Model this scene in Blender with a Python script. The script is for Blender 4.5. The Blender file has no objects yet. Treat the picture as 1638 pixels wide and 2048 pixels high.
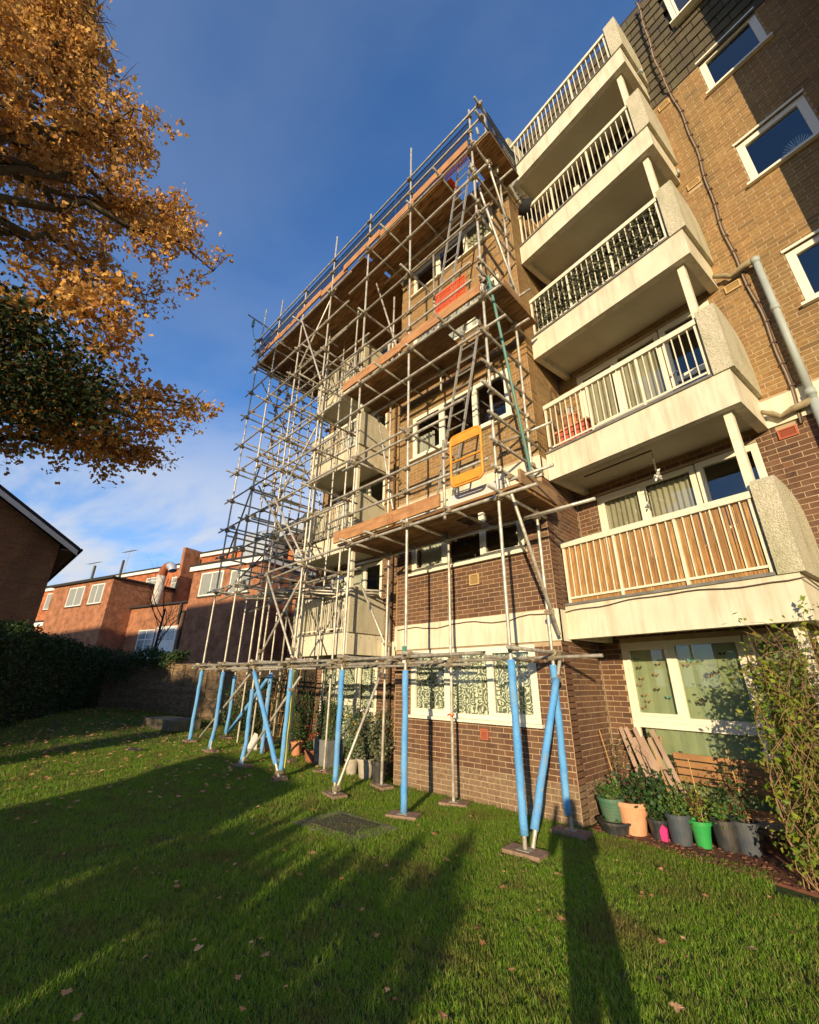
import bpy, math, random
from mathutils import Vector, Matrix
R = random.Random(7)
C = bpy.context.scene.collection
rad = math.radians

# ------------------------------------------------------------------ camera
cam = bpy.data.objects.new('camera', bpy.data.cameras.new('camera')); C.objects.link(cam)
PIT, ROL, HD = rad(21.92), rad(0.546), rad(45.5)
fw = Vector((-math.cos(HD)*math.cos(PIT), math.sin(HD)*math.cos(PIT), math.sin(PIT)))
rt = fw.cross(Vector((0, 0, 1))).normalized(); up = rt.cross(fw)
rt, up = rt*math.cos(ROL)+up*math.sin(ROL), -rt*math.sin(ROL)+up*math.cos(ROL)
cam.matrix_world = Matrix(((rt.x, up.x, -fw.x, 0), (rt.y, up.y, -fw.y, 0), (rt.z, up.z, -fw.z, 1.66), (0, 0, 0, 1)))
cam.data.sensor_fit = 'HORIZONTAL'; cam.data.sensor_width = 36; cam.data.lens = 36*847.6/1638
cam.data.clip_start = 0.05; cam.data.clip_end = 2000
S = bpy.context.scene; S.camera = cam
S.render.resolution_x, S.render.resolution_y = 819, 1024

# ------------------------------------------------------------------ light
SUN_EL = rad(11.5)
SD = Vector((-0.46, 0.888, 0)).normalized()           # the way the light travels over the ground
sunv = Vector((SD.x*math.cos(SUN_EL), SD.y*math.cos(SUN_EL), -math.sin(SUN_EL)))
sl = bpy.data.lights.new('sun', 'SUN'); sl.energy = 5.0; sl.angle = rad(0.5); sl.color = (1.0, 0.78, 0.48)
so = bpy.data.objects.new('sun', sl); C.objects.link(so)
so.rotation_euler = sunv.to_track_quat('-Z', 'Y').to_euler(); so.location = (10, -20, 20)
W = bpy.data.worlds.new('World'); S.world = W; W.use_nodes = True
wn, wl = W.node_tree.nodes, W.node_tree.links
wn.clear()
wo = wn.new('ShaderNodeOutputWorld'); bg = wn.new('ShaderNodeBackground'); sky = wn.new('ShaderNodeTexSky')
sky.sky_type = 'NISHITA'; sky.sun_disc = False; sky.sun_elevation = SUN_EL
sky.sun_rotation = math.atan2(-SD.x, -SD.y); sky.air_density = 1.0; sky.dust_density = 0.6; sky.ozone_density = 3.0
bg.inputs[1].default_value = 0.15
tc = wn.new('ShaderNodeTexCoord'); sep = wn.new('ShaderNodeSeparateXYZ')
wl.new(tc.outputs['Generated'], sep.inputs[0])
# cloud layer: project the view direction onto a flat layer overhead
dv = wn.new('ShaderNodeVectorMath'); dv.operation = 'DIVIDE'
mx = wn.new('ShaderNodeMath'); mx.operation = 'MAXIMUM'; mx.inputs[1].default_value = 0.0
ad = wn.new('ShaderNodeMath'); ad.operation = 'ADD'; ad.inputs[1].default_value = 0.16
wl.new(sep.outputs[2], mx.inputs[0]); wl.new(mx.outputs[0], ad.inputs[0])
cb = wn.new('ShaderNodeCombineXYZ')
for i in range(3): wl.new(ad.outputs[0], cb.inputs[i])
wl.new(tc.outputs['Generated'], dv.inputs[0]); wl.new(cb.outputs[0], dv.inputs[1])
nz = wn.new('ShaderNodeTexNoise'); nz.inputs['Scale'].default_value = 1.15; nz.inputs['Detail'].default_value = 7
nz.inputs['Roughness'].default_value = 0.55; nz.inputs['Distortion'].default_value = 0.35
mp = wn.new('ShaderNodeMapping'); mp.inputs['Location'].default_value = (0.55, 1.3, 0.2); mp.inputs['Scale'].default_value = (1, 1.5, 0)
wl.new(dv.outputs[0], mp.inputs[0]); wl.new(mp.outputs[0], nz.inputs['Vector'])
cr = wn.new('ShaderNodeMapRange'); cr.interpolation_type = 'SMOOTHSTEP'
cr.inputs['From Min'].default_value = 0.33; cr.inputs['From Max'].default_value = 0.60
wl.new(nz.outputs[0], cr.inputs['Value'])
hr = wn.new('ShaderNodeMapRange'); hr.interpolation_type = 'SMOOTHSTEP'   # clouds thin out overhead
hr.inputs['From Min'].default_value = 0.60; hr.inputs['From Max'].default_value = 0.22
hr.inputs['To Min'].default_value = 0.10; hr.inputs['To Max'].default_value = 1.0
wl.new(sep.outputs[2], hr.inputs['Value'])
cm = wn.new('ShaderNodeMath'); cm.operation = 'MULTIPLY'; wl.new(cr.outputs[0], cm.inputs[0]); wl.new(hr.outputs[0], cm.inputs[1])
hz = wn.new('ShaderNodeMapRange'); hz.inputs['From Min'].default_value = 0.45; hz.inputs['From Max'].default_value = 0.0
hz.inputs['To Min'].default_value = 0.0; hz.inputs['To Max'].default_value = 0.42
wl.new(sep.outputs[2], hz.inputs['Value'])
cm2 = wn.new('ShaderNodeMath'); cm2.operation = 'MAXIMUM'; cm2.use_clamp = True
wl.new(cm.outputs[0], cm2.inputs[0]); wl.new(hz.outputs[0], cm2.inputs[1])
tint = wn.new('ShaderNodeMixRGB'); tint.blend_type = 'MULTIPLY'; tint.inputs[0].default_value = 1
tint.inputs[2].default_value = (0.74, 1.06, 1.40, 1)
wl.new(sky.outputs[0], tint.inputs[1])
mixc = wn.new('ShaderNodeMixRGB'); mixc.inputs[2].default_value = (3.5, 3.7, 4.1, 1)
wl.new(cm2.outputs[0], mixc.inputs[0]); wl.new(tint.outputs[0], mixc.inputs[1])
wl.new(mixc.outputs[0], bg.inputs[0]); wl.new(bg.outputs[0], wo.inputs[0])
S.view_settings.view_transform = 'Standard'; S.view_settings.look = 'None'
S.view_settings.gamma = 1; S.view_settings.exposure = 0.42; S.view_settings.use_curve_mapping = False

# ------------------------------------------------------------------ materials
def mat(name, col, rough=0.7, col2=None, scale=6, mix=0.5, bump=0.0, bscale=60, metal=0.0, island=0.0, spec=0.3,
        trans=0.0, stretch=(1, 1, 1), palette=None, dirt=None, dscale=1.5, damt=0.5, dmap=(2.2, 2.2, .6)):
    m = bpy.data.materials.new(name); m.use_nodes = True
    n, l = m.node_tree.nodes, m.node_tree.links
    b = n['Principled BSDF']; b.inputs['Roughness'].default_value = rough; b.inputs['Metallic'].default_value = metal
    b.inputs['Specular IOR Level'].default_value = spec
    tcn = n.new('ShaderNodeTexCoord'); mpn = n.new('ShaderNodeMapping'); mpn.inputs['Scale'].default_value = stretch
    geo = n.new('ShaderNodeNewGeometry')
    l.new(geo.outputs['Position'], mpn.inputs[0])
    out = None
    if palette:                                       # a colour for each piece
        oi = n.new('ShaderNodeObjectInfo'); a = n.new('ShaderNodeMath'); a.operation = 'ADD'
        l.new(geo.outputs['Random Per Island'], a.inputs[0]); l.new(oi.outputs['Random'], a.inputs[1])
        fr = n.new('ShaderNodeMath'); fr.operation = 'FRACT'; l.new(a.outputs[0], fr.inputs[0])
        cr = n.new('ShaderNodeValToRGB'); cr.color_ramp.interpolation = 'LINEAR'
        e = cr.color_ramp.elements
        while len(e) < len(palette): e.new(0.5)
        for i, c in enumerate(palette):
            e[i].position = i/(len(palette)-1); e[i].color = (*c, 1)
        l.new(fr.outputs[0], cr.inputs[0]); out = cr.outputs[0]
    else:
        rgb = n.new('ShaderNodeRGB'); rgb.outputs[0].default_value = (*col, 1); out = rgb.outputs[0]
    if col2:
        nt = n.new('ShaderNodeTexNoise'); nt.inputs['Scale'].default_value = scale; nt.inputs['Detail'].default_value = 6
        l.new(mpn.outputs[0], nt.inputs['Vector'])
        mr = n.new('ShaderNodeMapRange'); mr.inputs['From Min'].default_value = 0.35; mr.inputs['From Max'].default_value = 0.68
        mr.inputs['To Max'].default_value = mix*2 if mix < .5 else 1
        l.new(nt.outputs[0], mr.inputs['Value'])
        mxn = n.new('ShaderNodeMixRGB'); mxn.inputs[2].default_value = (*col2, 1)
        l.new(mr.outputs[0], mxn.inputs[0]); l.new(out, mxn.inputs[1]); out = mxn.outputs[0]
    if dirt:
        nt = n.new('ShaderNodeTexNoise'); nt.inputs['Scale'].default_value = dscale; nt.inputs['Detail'].default_value = 8
        nt.inputs['Roughness'].default_value = 0.65
        mp2 = n.new('ShaderNodeMapping'); mp2.inputs['Scale'].default_value = dmap; mp2.inputs['Location'].default_value = (3.1, 5.7, 1.2)
        l.new(geo.outputs['Position'], mp2.inputs[0]); l.new(mp2.outputs[0], nt.inputs['Vector'])
        mr = n.new('ShaderNodeMapRange'); mr.inputs['From Min'].default_value = 0.48; mr.inputs['From Max'].default_value = 0.75
        mr.inputs['To Max'].default_value = damt
        l.new(nt.outputs[0], mr.inputs['Value'])
        mxn = n.new('ShaderNodeMixRGB'); mxn.inputs[2].default_value = (*dirt, 1)
        l.new(mr.outputs[0], mxn.inputs[0]); l.new(out, mxn.inputs[1]); out = mxn.outputs[0]
    l.new(out, b.inputs['Base Color'])
    if bump:
        nb = n.new('ShaderNodeTexNoise'); nb.inputs['Scale'].default_value = bscale; nb.inputs['Detail'].default_value = 4
        l.new(mpn.outputs[0], nb.inputs['Vector'])
        bn = n.new('ShaderNodeBump'); bn.inputs['Strength'].default_value = bump; bn.inputs['Distance'].default_value = 0.02
        l.new(nb.outputs[0], bn.inputs['Height']); l.new(bn.outputs[0], b.inputs['Normal'])
    if trans:
        tr = n.new('ShaderNodeBsdfTranslucent'); l.new(out, tr.inputs[0])
        ms = n.new('ShaderNodeMixShader'); ms.inputs[0].default_value = trans
        l.new(b.outputs[0], ms.inputs[1]); l.new(tr.outputs[0], ms.inputs[2]); l.new(ms.outputs[0], n['Material Output'].inputs[0])
    return m

def brick_tex(name, c1, c2, c3, scale):               # far walls: bricks too small to pick apart
    m = bpy.data.materials.new(name); m.use_nodes = True
    n, l = m.node_tree.nodes, m.node_tree.links; b = n['Principled BSDF']; b.inputs['Roughness'].default_value = .9
    b.inputs['Specular IOR Level'].default_value = .1
    geo = n.new('ShaderNodeNewGeometry'); sp = n.new('ShaderNodeSeparateXYZ'); l.new(geo.outputs['Position'], sp.inputs[0])
    a = n.new('ShaderNodeMath'); a.operation = 'ADD'; l.new(sp.outputs[0], a.inputs[0]); l.new(sp.outputs[1], a.inputs[1])
    c = n.new('ShaderNodeCombineXYZ'); l.new(a.outputs[0], c.inputs[0]); l.new(sp.outputs[2], c.inputs[1])
    bt = n.new('ShaderNodeTexBrick'); bt.inputs['Scale'].default_value = scale; bt.inputs['Mortar Size'].default_value = .045
    bt.inputs['Brick Width'].default_value = .5; bt.inputs['Row Height'].default_value = .167
    bt.inputs['Bias'].default_value = -.1
    for k, v in (('Color1', c1), ('Color2', c2), ('Mortar', c3)): bt.inputs[k].default_value = (*v, 1)
    l.new(c.outputs[0], bt.inputs['Vector'])
    nt = n.new('ShaderNodeTexNoise'); nt.inputs['Scale'].default_value = 1.6; nt.inputs['Detail'].default_value = 8; nt.inputs['Roughness'].default_value = .8
    l.new(geo.outputs['Position'], nt.inputs['Vector'])
    mr = n.new('ShaderNodeMapRange'); mr.inputs['From Min'].default_value = .3; mr.inputs['From Max'].default_value = .7
    mr.inputs['To Min'].default_value = .35; mr.inputs['To Max'].default_value = 1.45; l.new(nt.outputs[0], mr.inputs['Value'])
    mu = n.new('ShaderNodeMixRGB'); mu.blend_type = 'MULTIPLY'; mu.inputs[0].default_value = 1
    l.new(bt.outputs[0], mu.inputs[1]); l.new(mr.outputs[0], mu.inputs[2]); l.new(mu.outputs[0], b.inputs['Base Color'])
    return m

def glass_mat(name, tintc, refl=0.25, alpha=0.5):
    m = bpy.data.materials.new(name); m.use_nodes = True
    n, l = m.node_tree.nodes, m.node_tree.links; n.clear()
    o = n.new('ShaderNodeOutputMaterial'); t = n.new('ShaderNodeBsdfTransparent'); g = n.new('ShaderNodeBsdfGlossy')
    t.inputs[0].default_value = (*tintc, 1); g.inputs['Roughness'].default_value = .02
    fr = n.new('ShaderNodeFresnel'); fr.inputs[0].default_value = 1.5
    a = n.new('ShaderNodeMath'); a.operation = 'MULTIPLY_ADD'; a.inputs[1].default_value = 1.6; a.inputs[2].default_value = refl*.25
    a.use_clamp = True; l.new(fr.outputs[0], a.inputs[0])
    nt = n.new('ShaderNodeTexNoise'); nt.inputs['Scale'].default_value = 1.1
    bn = n.new('ShaderNodeBump'); bn.inputs['Strength'].default_value = .06; l.new(nt.outputs[0], bn.inputs['Height']); l.new(bn.outputs[0], g.inputs['Normal'])
    mi = n.new('ShaderNodeMixShader'); l.new(a.outputs[0], mi.inputs[0]); l.new(t.outputs[0], mi.inputs[1]); l.new(g.outputs[0], mi.inputs[2])
    l.new(mi.outputs[0], o.inputs[0])
    return m

def lace_mat():
    m = mat('lace', (.42, .46, .36), .9)
    n, l = m.node_tree.nodes, m.node_tree.links; b = n['Principled BSDF']
    geo = n.new('ShaderNodeNewGeometry'); w = n.new('ShaderNodeTexWave'); w.wave_type = 'RINGS'
    v = n.new('ShaderNodeTexVoronoi'); v.inputs['Scale'].default_value = 8; l.new(geo.outputs['Position'], v.inputs['Vector'])
    ml = n.new('ShaderNodeMath'); ml.operation = 'MULTIPLY'; ml.inputs[1].default_value = 22; l.new(v.outputs['Distance'], ml.inputs[0])
    nt = n.new('ShaderNodeTexNoise'); nt.inputs['Scale'].default_value = 13; l.new(geo.outputs['Position'], nt.inputs['Vector'])
    mn = n.new('ShaderNodeMath'); mn.operation = 'MULTIPLY_ADD'; mn.inputs[1].default_value = 14; l.new(nt.outputs[0], mn.inputs[0]); l.new(ml.outputs[0], mn.inputs[2])
    s = n.new('ShaderNodeMath'); s.operation = 'SINE'; l.new(mn.outputs[0], s.inputs[0])
    gt = n.new('ShaderNodeMath'); gt.operation = 'GREATER_THAN'; gt.inputs[1].default_value = .15; l.new(s.outputs[0], gt.inputs[0])
    mx_ = n.new('ShaderNodeMixRGB'); mx_.inputs[1].default_value = (.16, .18, .14, 1); mx_.inputs[2].default_value = (.80, .80, .66, 1)
    l.new(gt.outputs[0], mx_.inputs[0]); l.new(mx_.outputs[0], b.inputs['Base Color'])
    return m

M = {}
M['mortar'] = mat('mortar', (.47, .355, .23), .95, (.36, .27, .17), 5, .5, .3, 150)
M['mortar_tan'] = mat('mortar_tan', (.40, .285, .15), .95, (.31, .22, .115), 4, .5, .3, 150)
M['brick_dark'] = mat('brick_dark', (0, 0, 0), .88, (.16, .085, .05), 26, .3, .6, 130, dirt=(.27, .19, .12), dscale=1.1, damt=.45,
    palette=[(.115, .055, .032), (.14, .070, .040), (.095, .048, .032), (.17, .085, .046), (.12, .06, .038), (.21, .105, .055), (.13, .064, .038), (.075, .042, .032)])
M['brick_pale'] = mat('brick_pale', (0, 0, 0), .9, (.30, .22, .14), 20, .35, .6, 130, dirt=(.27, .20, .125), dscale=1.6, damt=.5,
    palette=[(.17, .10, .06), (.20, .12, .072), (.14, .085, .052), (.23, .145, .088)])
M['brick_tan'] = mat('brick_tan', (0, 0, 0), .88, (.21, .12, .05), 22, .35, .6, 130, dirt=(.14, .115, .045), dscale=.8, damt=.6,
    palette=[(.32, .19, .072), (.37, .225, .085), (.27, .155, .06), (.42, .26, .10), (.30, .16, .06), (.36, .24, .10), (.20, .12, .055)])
M['brick_red'] = mat('brick_red', (0, 0, 0), .88, (.16, .08, .04), 18, .35, .6, 110, dirt=(.06, .04, .025), dscale=.5, damt=.7,
    palette=[(.27, .12, .06), (.33, .15, .07), (.22, .105, .058), (.38, .18, .085), (.28, .135, .075)])
M['mortar_red'] = mat('mortar_red', (.30, .21, .14), .95, (.18, .13, .085), 3, .5, .3, 120)
M['render'] = mat('cream_paint', (.70, .655, .51), .65, (.61, .565, .43), 2.5, .5, .12, 260, dirt=(.36, .30, .19), dscale=2.0, damt=.7, dmap=(4, 4, .4))
M['render_worn'] = mat('worn_cream_paint', (.64, .59, .43), .7, (.50, .45, .32), 3.5, .5, .25, 160, dirt=(.30, .22, .12), dscale=2.4, damt=.8)
M['soffit'] = mat('soffit_paint', (.57, .53, .40), .8, (.50, .46, .34), 1.2, .5, .1, 160, dirt=(.35, .31, .22), dscale=.9, damt=.4)
M['pebble'] = mat('pebbledash', (.60, .56, .42), .9, (.46, .42, .30), 34, .5, .9, 60, dirt=(.27, .27, .13), dscale=1.6, damt=.75)
M['upvc'] = mat('white_upvc', (.80, .76, .62), .38, (.73, .69, .56), 4, .3, 0, spec=.5)
M['rail'] = mat('rail_paint', (.74, .70, .55), .5, (.58, .53, .39), 12, .3, .1, 120)
M['coping'] = mat('grey_coping', (.20, .195, .18), .6, (.13, .125, .11), 10)
M['glass'] = glass_mat('pane_glass', (.86, .90, .87))
M['blinds'] = mat('green_blinds', (.42, .47, .28), .8, (.36, .41, .245), 3)
M['curtain'] = mat('curtain', (.46, .43, .32), .9, (.36, .33, .25), 3)
M['curtain_pale'] = mat('curtain_pale', (.55, .54, .46), .9, (.42, .41, .35), 3)
M['lace'] = lace_mat()
M['dark_room'] = mat('dark_room', (.15, .14, .12), .95, (.08, .075, .065), 2)
M['tile'] = mat('roof_tile', (0, 0, 0), .9, (.075, .065, .04), 14, .4, .6, 70, dirt=(.14, .14, .07), dscale=1.8, damt=.5,
    palette=[(.105, .082, .055), (.085, .07, .05), (.125, .095, .06), (.095, .078, .055), (.07, .058, .042)])
M['batten'] = mat('roof_felt', (.02, .018, .015), .9)
M['steel'] = mat('galvanised_steel', (.60, .58, .51), .45, (.38, .35, .29), 14, .5, .15, 90, metal=.35, spec=.5, dirt=(.16, .10, .055), dscale=5, damt=.6)
M['steel_grey'] = mat('weathered_steel', (.40, .385, .33), .55, (.24, .215, .17), 12, .5, .15, 90, metal=.3, dirt=(.13, .08, .045), dscale=5, damt=.6)
M['steel_teal'] = mat('teal_painted_steel', (.05, .25, .21), .5, (.22, .22, .19), 9, .35, .1, 90)
M['alu'] = mat('aluminium', (.50, .49, .45), .35, (.5, .5, .48), 8, .3, metal=.6)
M['coupler'] = mat('coupler_steel', (.40, .35, .26), .5, (.22, .16, .10), 30, .5, .2, 90, metal=.4)
M['foam'] = mat('blue_foam', (.085, .30, .64), .75, (.14, .38, .70), 5, .5, .5, 35, dirt=(.22, .27, .30), dscale=4, damt=.7)
M['foam_yellow'] = mat('yellow_foam', (.70, .72, .12), .75, (.6, .6, .15), 5)
M['board'] = mat('scaffold_board', (0, 0, 0), .8, (.10, .052, .022), 3, .5, .3, 30, stretch=(1.2, 9, 9),
    palette=[(.26, .135, .05), (.40, .20, .07), (.17, .09, .04), (.48, .25, .09), (.21, .12, .055)])
M['toe'] = mat('toe_board', (.47, .25, .115), .75, (.31, .155, .07), 3.2, .5, .2, 40, stretch=(1, 5, 5), dirt=(.22, .10, .05), dscale=3, damt=.6)
M['toe_old'] = mat('old_toe_board', (.30, .19, .10), .8, (.18, .11, .06), 3.2, .5, .2, 40, stretch=(5, 1, 5))
M['mesh_blue'] = mat('brick_guard_wire', (.022, .03, .055), .6)
M['orange_net'] = mat('orange_net', (.85, .10, .025), .6)
M['yellow'] = mat('yellow_plastic', (.70, .31, .03), .55, (.48, .21, .035), 6, .35, spec=.5)
M['white_panel'] = mat('white_panel', (.56, .56, .54), .5)
M['terracotta'] = mat('terracotta', (.56, .245, .12), .8, (.48, .20, .10), 8, .5, .1, 90, dirt=(.16, .12, .08), dscale=5, damt=.55)
M['terracotta_pale'] = mat('pale_terracotta', (.66, .33, .18), .8, (.58, .28, .15), 7, .5, .1, 90, dirt=(.16, .12, .08), dscale=5, damt=.55)
M['terracotta_dark'] = mat('dark_terracotta', (.33, .12, .06), .8, (.24, .09, .05), 7, dirt=(.16, .12, .08), dscale=5, damt=.55)
M['red_plastic'] = mat('red_trough', (.50, .12, .07), .5, (.42, .10, .06), 6)
M['black_plastic'] = mat('black_plastic', (.022, .024, .027), .5, (.045, .047, .05), 9, .4, dirt=(.16, .12, .08), dscale=5, damt=.55)
M['slate_plastic'] = mat('slate_plastic', (.05, .065, .085), .5, (.08, .09, .10), 9, .4, dirt=(.16, .12, .08), dscale=5, damt=.55)
M['green_plastic'] = mat('dark_green_plastic', (.055, .14, .085), .5, (.08, .16, .10), 8, dirt=(.16, .12, .08), dscale=5, damt=.55)
M['lime_plastic'] = mat('bright_green_plastic', (.03, .30, .07), .5, dirt=(.16, .12, .08), dscale=5, damt=.55)
M['debris'] = mat('bark_chips', (0, 0, 0), .9, palette=[(.12, .05, .03), (.20, .085, .045), (.08, .045, .03), (.26, .12, .07)])
M['pink'] = mat('pink_plastic', (.62, .04, .20), .5)
M['white_plastic'] = mat('white_plastic', (.75, .75, .72), .5)
M['grey_plastic'] = mat('grey_plastic', (.21, .215, .21), .6, (.15, .15, .145), 5, dirt=(.12, .10, .07), dscale=5, damt=.5)
M['shade_wood'] = mat('shade_darkened_wood', (.05, .034, .022), .9, (.03, .022, .016), 4, .5, .3, 40)  # dark base colour stands in for shade on the back fence
M['stone'] = mat('pale_stone', (.45, .41, .33), .9, (.33, .29, .22), 9, .5, .5, 50)
M['wood_old'] = mat('weathered_wood', (.30, .20, .145), .85, (.20, .13, .09), 4, .5, .3, 60, stretch=(6, 6, 1))
M['slat_wood'] = mat('silvered_wood', (.46, .33, .25), .85, (.32, .22, .16), 4, .5, .3, 60)
M['wood_bench'] = mat('bench_wood', (.38, .20, .085), .8, (.25, .13, .06), 3, .5, .2, 60)
M['cane'] = mat('bamboo_cane', (.52, .33, .13), .7, (.36, .21, .08), 8)
M['reed'] = mat('reed', (0, 0, 0), .75, (.24, .13, .05), 5, .4, .2, 70, stretch=(5, 5, 1.2),
    palette=[(.50, .29, .10), (.34, .185, .065), (.58, .36, .14), (.42, .22, .075), (.28, .15, .06), (.62, .30, .09)])
M['soil'] = mat('soil', (.055, .034, .022), .95, (.09, .055, .035), 14, .5, .6, 30)
M['soil_red'] = mat('reddish_bed', (.16, .062, .035), .95, (.10, .042, .026), 8, .5, .5, 30)
M['concrete'] = mat('old_concrete', (.21, .18, .13), .9, (.13, .11, .075), 6, .5, .5, 50, dirt=(.07, .075, .035), dscale=3, damt=.8)
M['iron'] = mat('rusty_iron', (.085, .075, .055), .85, (.055, .045, .03), 20, .5, .5, 60)
M['pipe_grey'] = mat('grey_pipe', (.37, .42, .41), .5, (.31, .35, .34), 5, .3, dirt=(.28, .26, .18), dscale=4, damt=.4)
M['pipe_yellow'] = mat('stained_pipe', (.30, .25, .15), .7, (.20, .16, .09), 14)
M['cable'] = mat('brown_cable', (.10, .065, .045), .7)
M['cable_clip'] = mat('pale_cable', (.26, .20, .15), .7)
M['vent_cream'] = mat('cream_vent', (.52, .36, .16), .8)
M['vent_red'] = mat('terracotta_vent', (.42, .12, .065), .8)
M['black'] = mat('black_fabric', (.010, .010, .011), .8, (.02, .02, .02), 20, .4, .3, 80)
M['white'] = mat('white_paint', (.78, .77, .72), .5, (.68, .67, .62), 5)
M['grey_dull'] = mat('boarded_grey', (.26, .275, .26), .7, (.22, .235, .22), 4)
M['zinc'] = mat('zinc_duct', (.50, .53, .55), .4, (.42, .44, .45), 3, metal=.4)
M['flue'] = mat('white_flue', (.62, .60, .55), .5, (.45, .40, .34), 4, dirt=(.36, .14, .07), dscale=2, damt=.5)
M['rust'] = mat('rust', (.34, .10, .05), .8, (.22, .07, .035), 9)
M['roof_dark'] = mat('dark_roof', (.03, .028, .027), .8)
M['door_red'] = mat('red_door', (.30, .03, .02), .5)
M['wall_red'] = brick_tex('red_brick_wall', (.50, .105, .035), (.30, .055, .022), (.44, .20, .10), 2.2)
M['wall_redbrown'] = brick_tex('red_brown_brick_wall', (.38, .105, .045), (.23, .062, .03), (.34, .19, .11), 2.2)
M['fence'] = mat('fence_wood', (0, 0, 0), .9, (.12, .085, .05), 3, .5, .3, 40, stretch=(2, 2, 8),
    palette=[(.25, .17, .105), (.30, .22, .14), (.20, .14, .09), (.33, .23, .13)])
M['bark'] = mat('bark', (.085, .062, .045), .95, (.045, .034, .026), 7, .5, .8, 20)
M['bark_moss'] = mat('mossy_bark', (.10, .085, .045), .95, (.05, .04, .028), 7, .5, .8, 20)
M['twig'] = mat('twig', (.15, .085, .045), .9, (.09, .05, .03), 9)
M['twig_pale'] = mat('pale_twig', (.30, .19, .10), .9, (.20, .12, .065), 9)
M['leaf_gold'] = mat('autumn_leaf', (0, 0, 0), .6, trans=.35, spec=.3,
    palette=[(.50, .235, .055), (.66, .37, .085), (.40, .17, .045), (.74, .46, .12), (.58, .30, .07), (.28, .125, .04), (.70, .40, .085), (.44, .27, .08), (.36, .19, .06)])
M['leaf_ivy'] = mat('ivy_leaf', (0, 0, 0), .5, trans=.2, palette=[(.032, .066, .02), (.05, .10, .028), (.022, .048, .017), (.085, .13, .03), (.03, .06, .02)])
M['leaf_ivy_dark'] = mat('dark_ivy_leaf', (0, 0, 0), .6, trans=.1, spec=.15, palette=[(.016, .030, .010), (.028, .046, .014), (.012, .022, .009), (.045, .06, .016)])
M['leaf_green'] = mat('green_leaf', (0, 0, 0), .5, trans=.3, palette=[(.07, .16, .03), (.10, .20, .035), (.05, .12, .03), (.13, .22, .05)])
M['leaf_grey'] = mat('grey_green_leaf', (0, 0, 0), .7, trans=.2, palette=[(.12, .15, .08), (.16, .19, .10), (.09, .12, .06), (.20, .22, .13)])
M['leaf_dark'] = mat('dark_green_leaf', (0, 0, 0), .5, trans=.25, palette=[(.03, .085, .025), (.05, .11, .03), (.025, .06, .02), (.075, .13, .035)])
M['leaf_lime'] = mat('yellow_green_leaf', (0, 0, 0), .5, trans=.4, palette=[(.22, .30, .03), (.14, .24, .03), (.34, .36, .04), (.10, .17, .03), (.25, .16, .04)])
M['leaf_rose'] = mat('rosemary_leaf', (0, 0, 0), .6, trans=.2, palette=[(.05, .12, .05), (.08, .17, .06), (.04, .10, .045)])
M['leaf_fake'] = mat('faded_ivy_leaf', (0, 0, 0), .6, trans=.1, palette=[(.10, .11, .065), (.05, .06, .035), (.17, .165, .10), (.03, .035, .02), (.22, .20, .12)])
M['petal_yellow'] = mat('yellow_petal', (.85, .58, .02), .5, trans=.3)
M['petal_red'] = mat('red_petal', (.65, .03, .02), .5, trans=.3)
M['petal_white'] = mat('white_petal', (.85, .85, .78), .5, trans=.3)
M['leaf_fallen'] = mat('fallen_leaf', (0, 0, 0), .7, trans=.15, palette=[(.42, .19, .085), (.52, .28, .14), (.34, .15, .06), (.60, .36, .20), (.45, .17, .07)])
M['grass'] = mat('grass_blade', (0, 0, 0), .55, trans=.45, spec=.35, dirt=(.22, .16, .06), dscale=.7, damt=.95,
    palette=[(.13, .27, .018), (.185, .35, .022), (.24, .42, .032), (.15, .30, .02), (.095, .20, .016), (.34, .40, .055), (.40, .34, .14)])
M['lawn'] = mat('lawn_soil', (.030, .055, .013), .95, (.060, .048, .022), 1.3, .5, .8, 22)
M['cloth'] = mat('dark_cloth', (.03, .035, .05), .9)
M['skin'] = mat('skin', (.55, .34, .25), .6)

# ------------------------------------------------------------------ frames and mesh builder
class Fr:
    def __init__(s, o, ex, ey): s.o = Vector(o); s.x = Vector(ex).normalized(); s.y = Vector(ey).normalized()
    def P(s, u, v, z): return s.o + s.x*u + s.y*v + Vector((0, 0, z))
FA = Fr((0, 0, 0), (1, 0, 0), (0, 1, 0))
aB = rad(9.1)
FB = Fr((.04, 6.86, 0), (math.cos(aB), -math.sin(aB), 0), (math.sin(aB), math.cos(aB), 0))
aT = rad(17)
FT = Fr((-27.73, 10.58, 0), (math.cos(aT), math.sin(aT), 0), (-math.sin(aT), math.cos(aT), 0))
def gz(x, y):
    t = min(max((-x-7.5)/12.0, 0), 1)
    z = 0.62*t*t*(3-2*t)
    return z + 0.018*math.sin(x*1.7+y*.9)*math.cos(y*1.3-x*.4) * (1 if y < 5.6 else .3)

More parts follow.
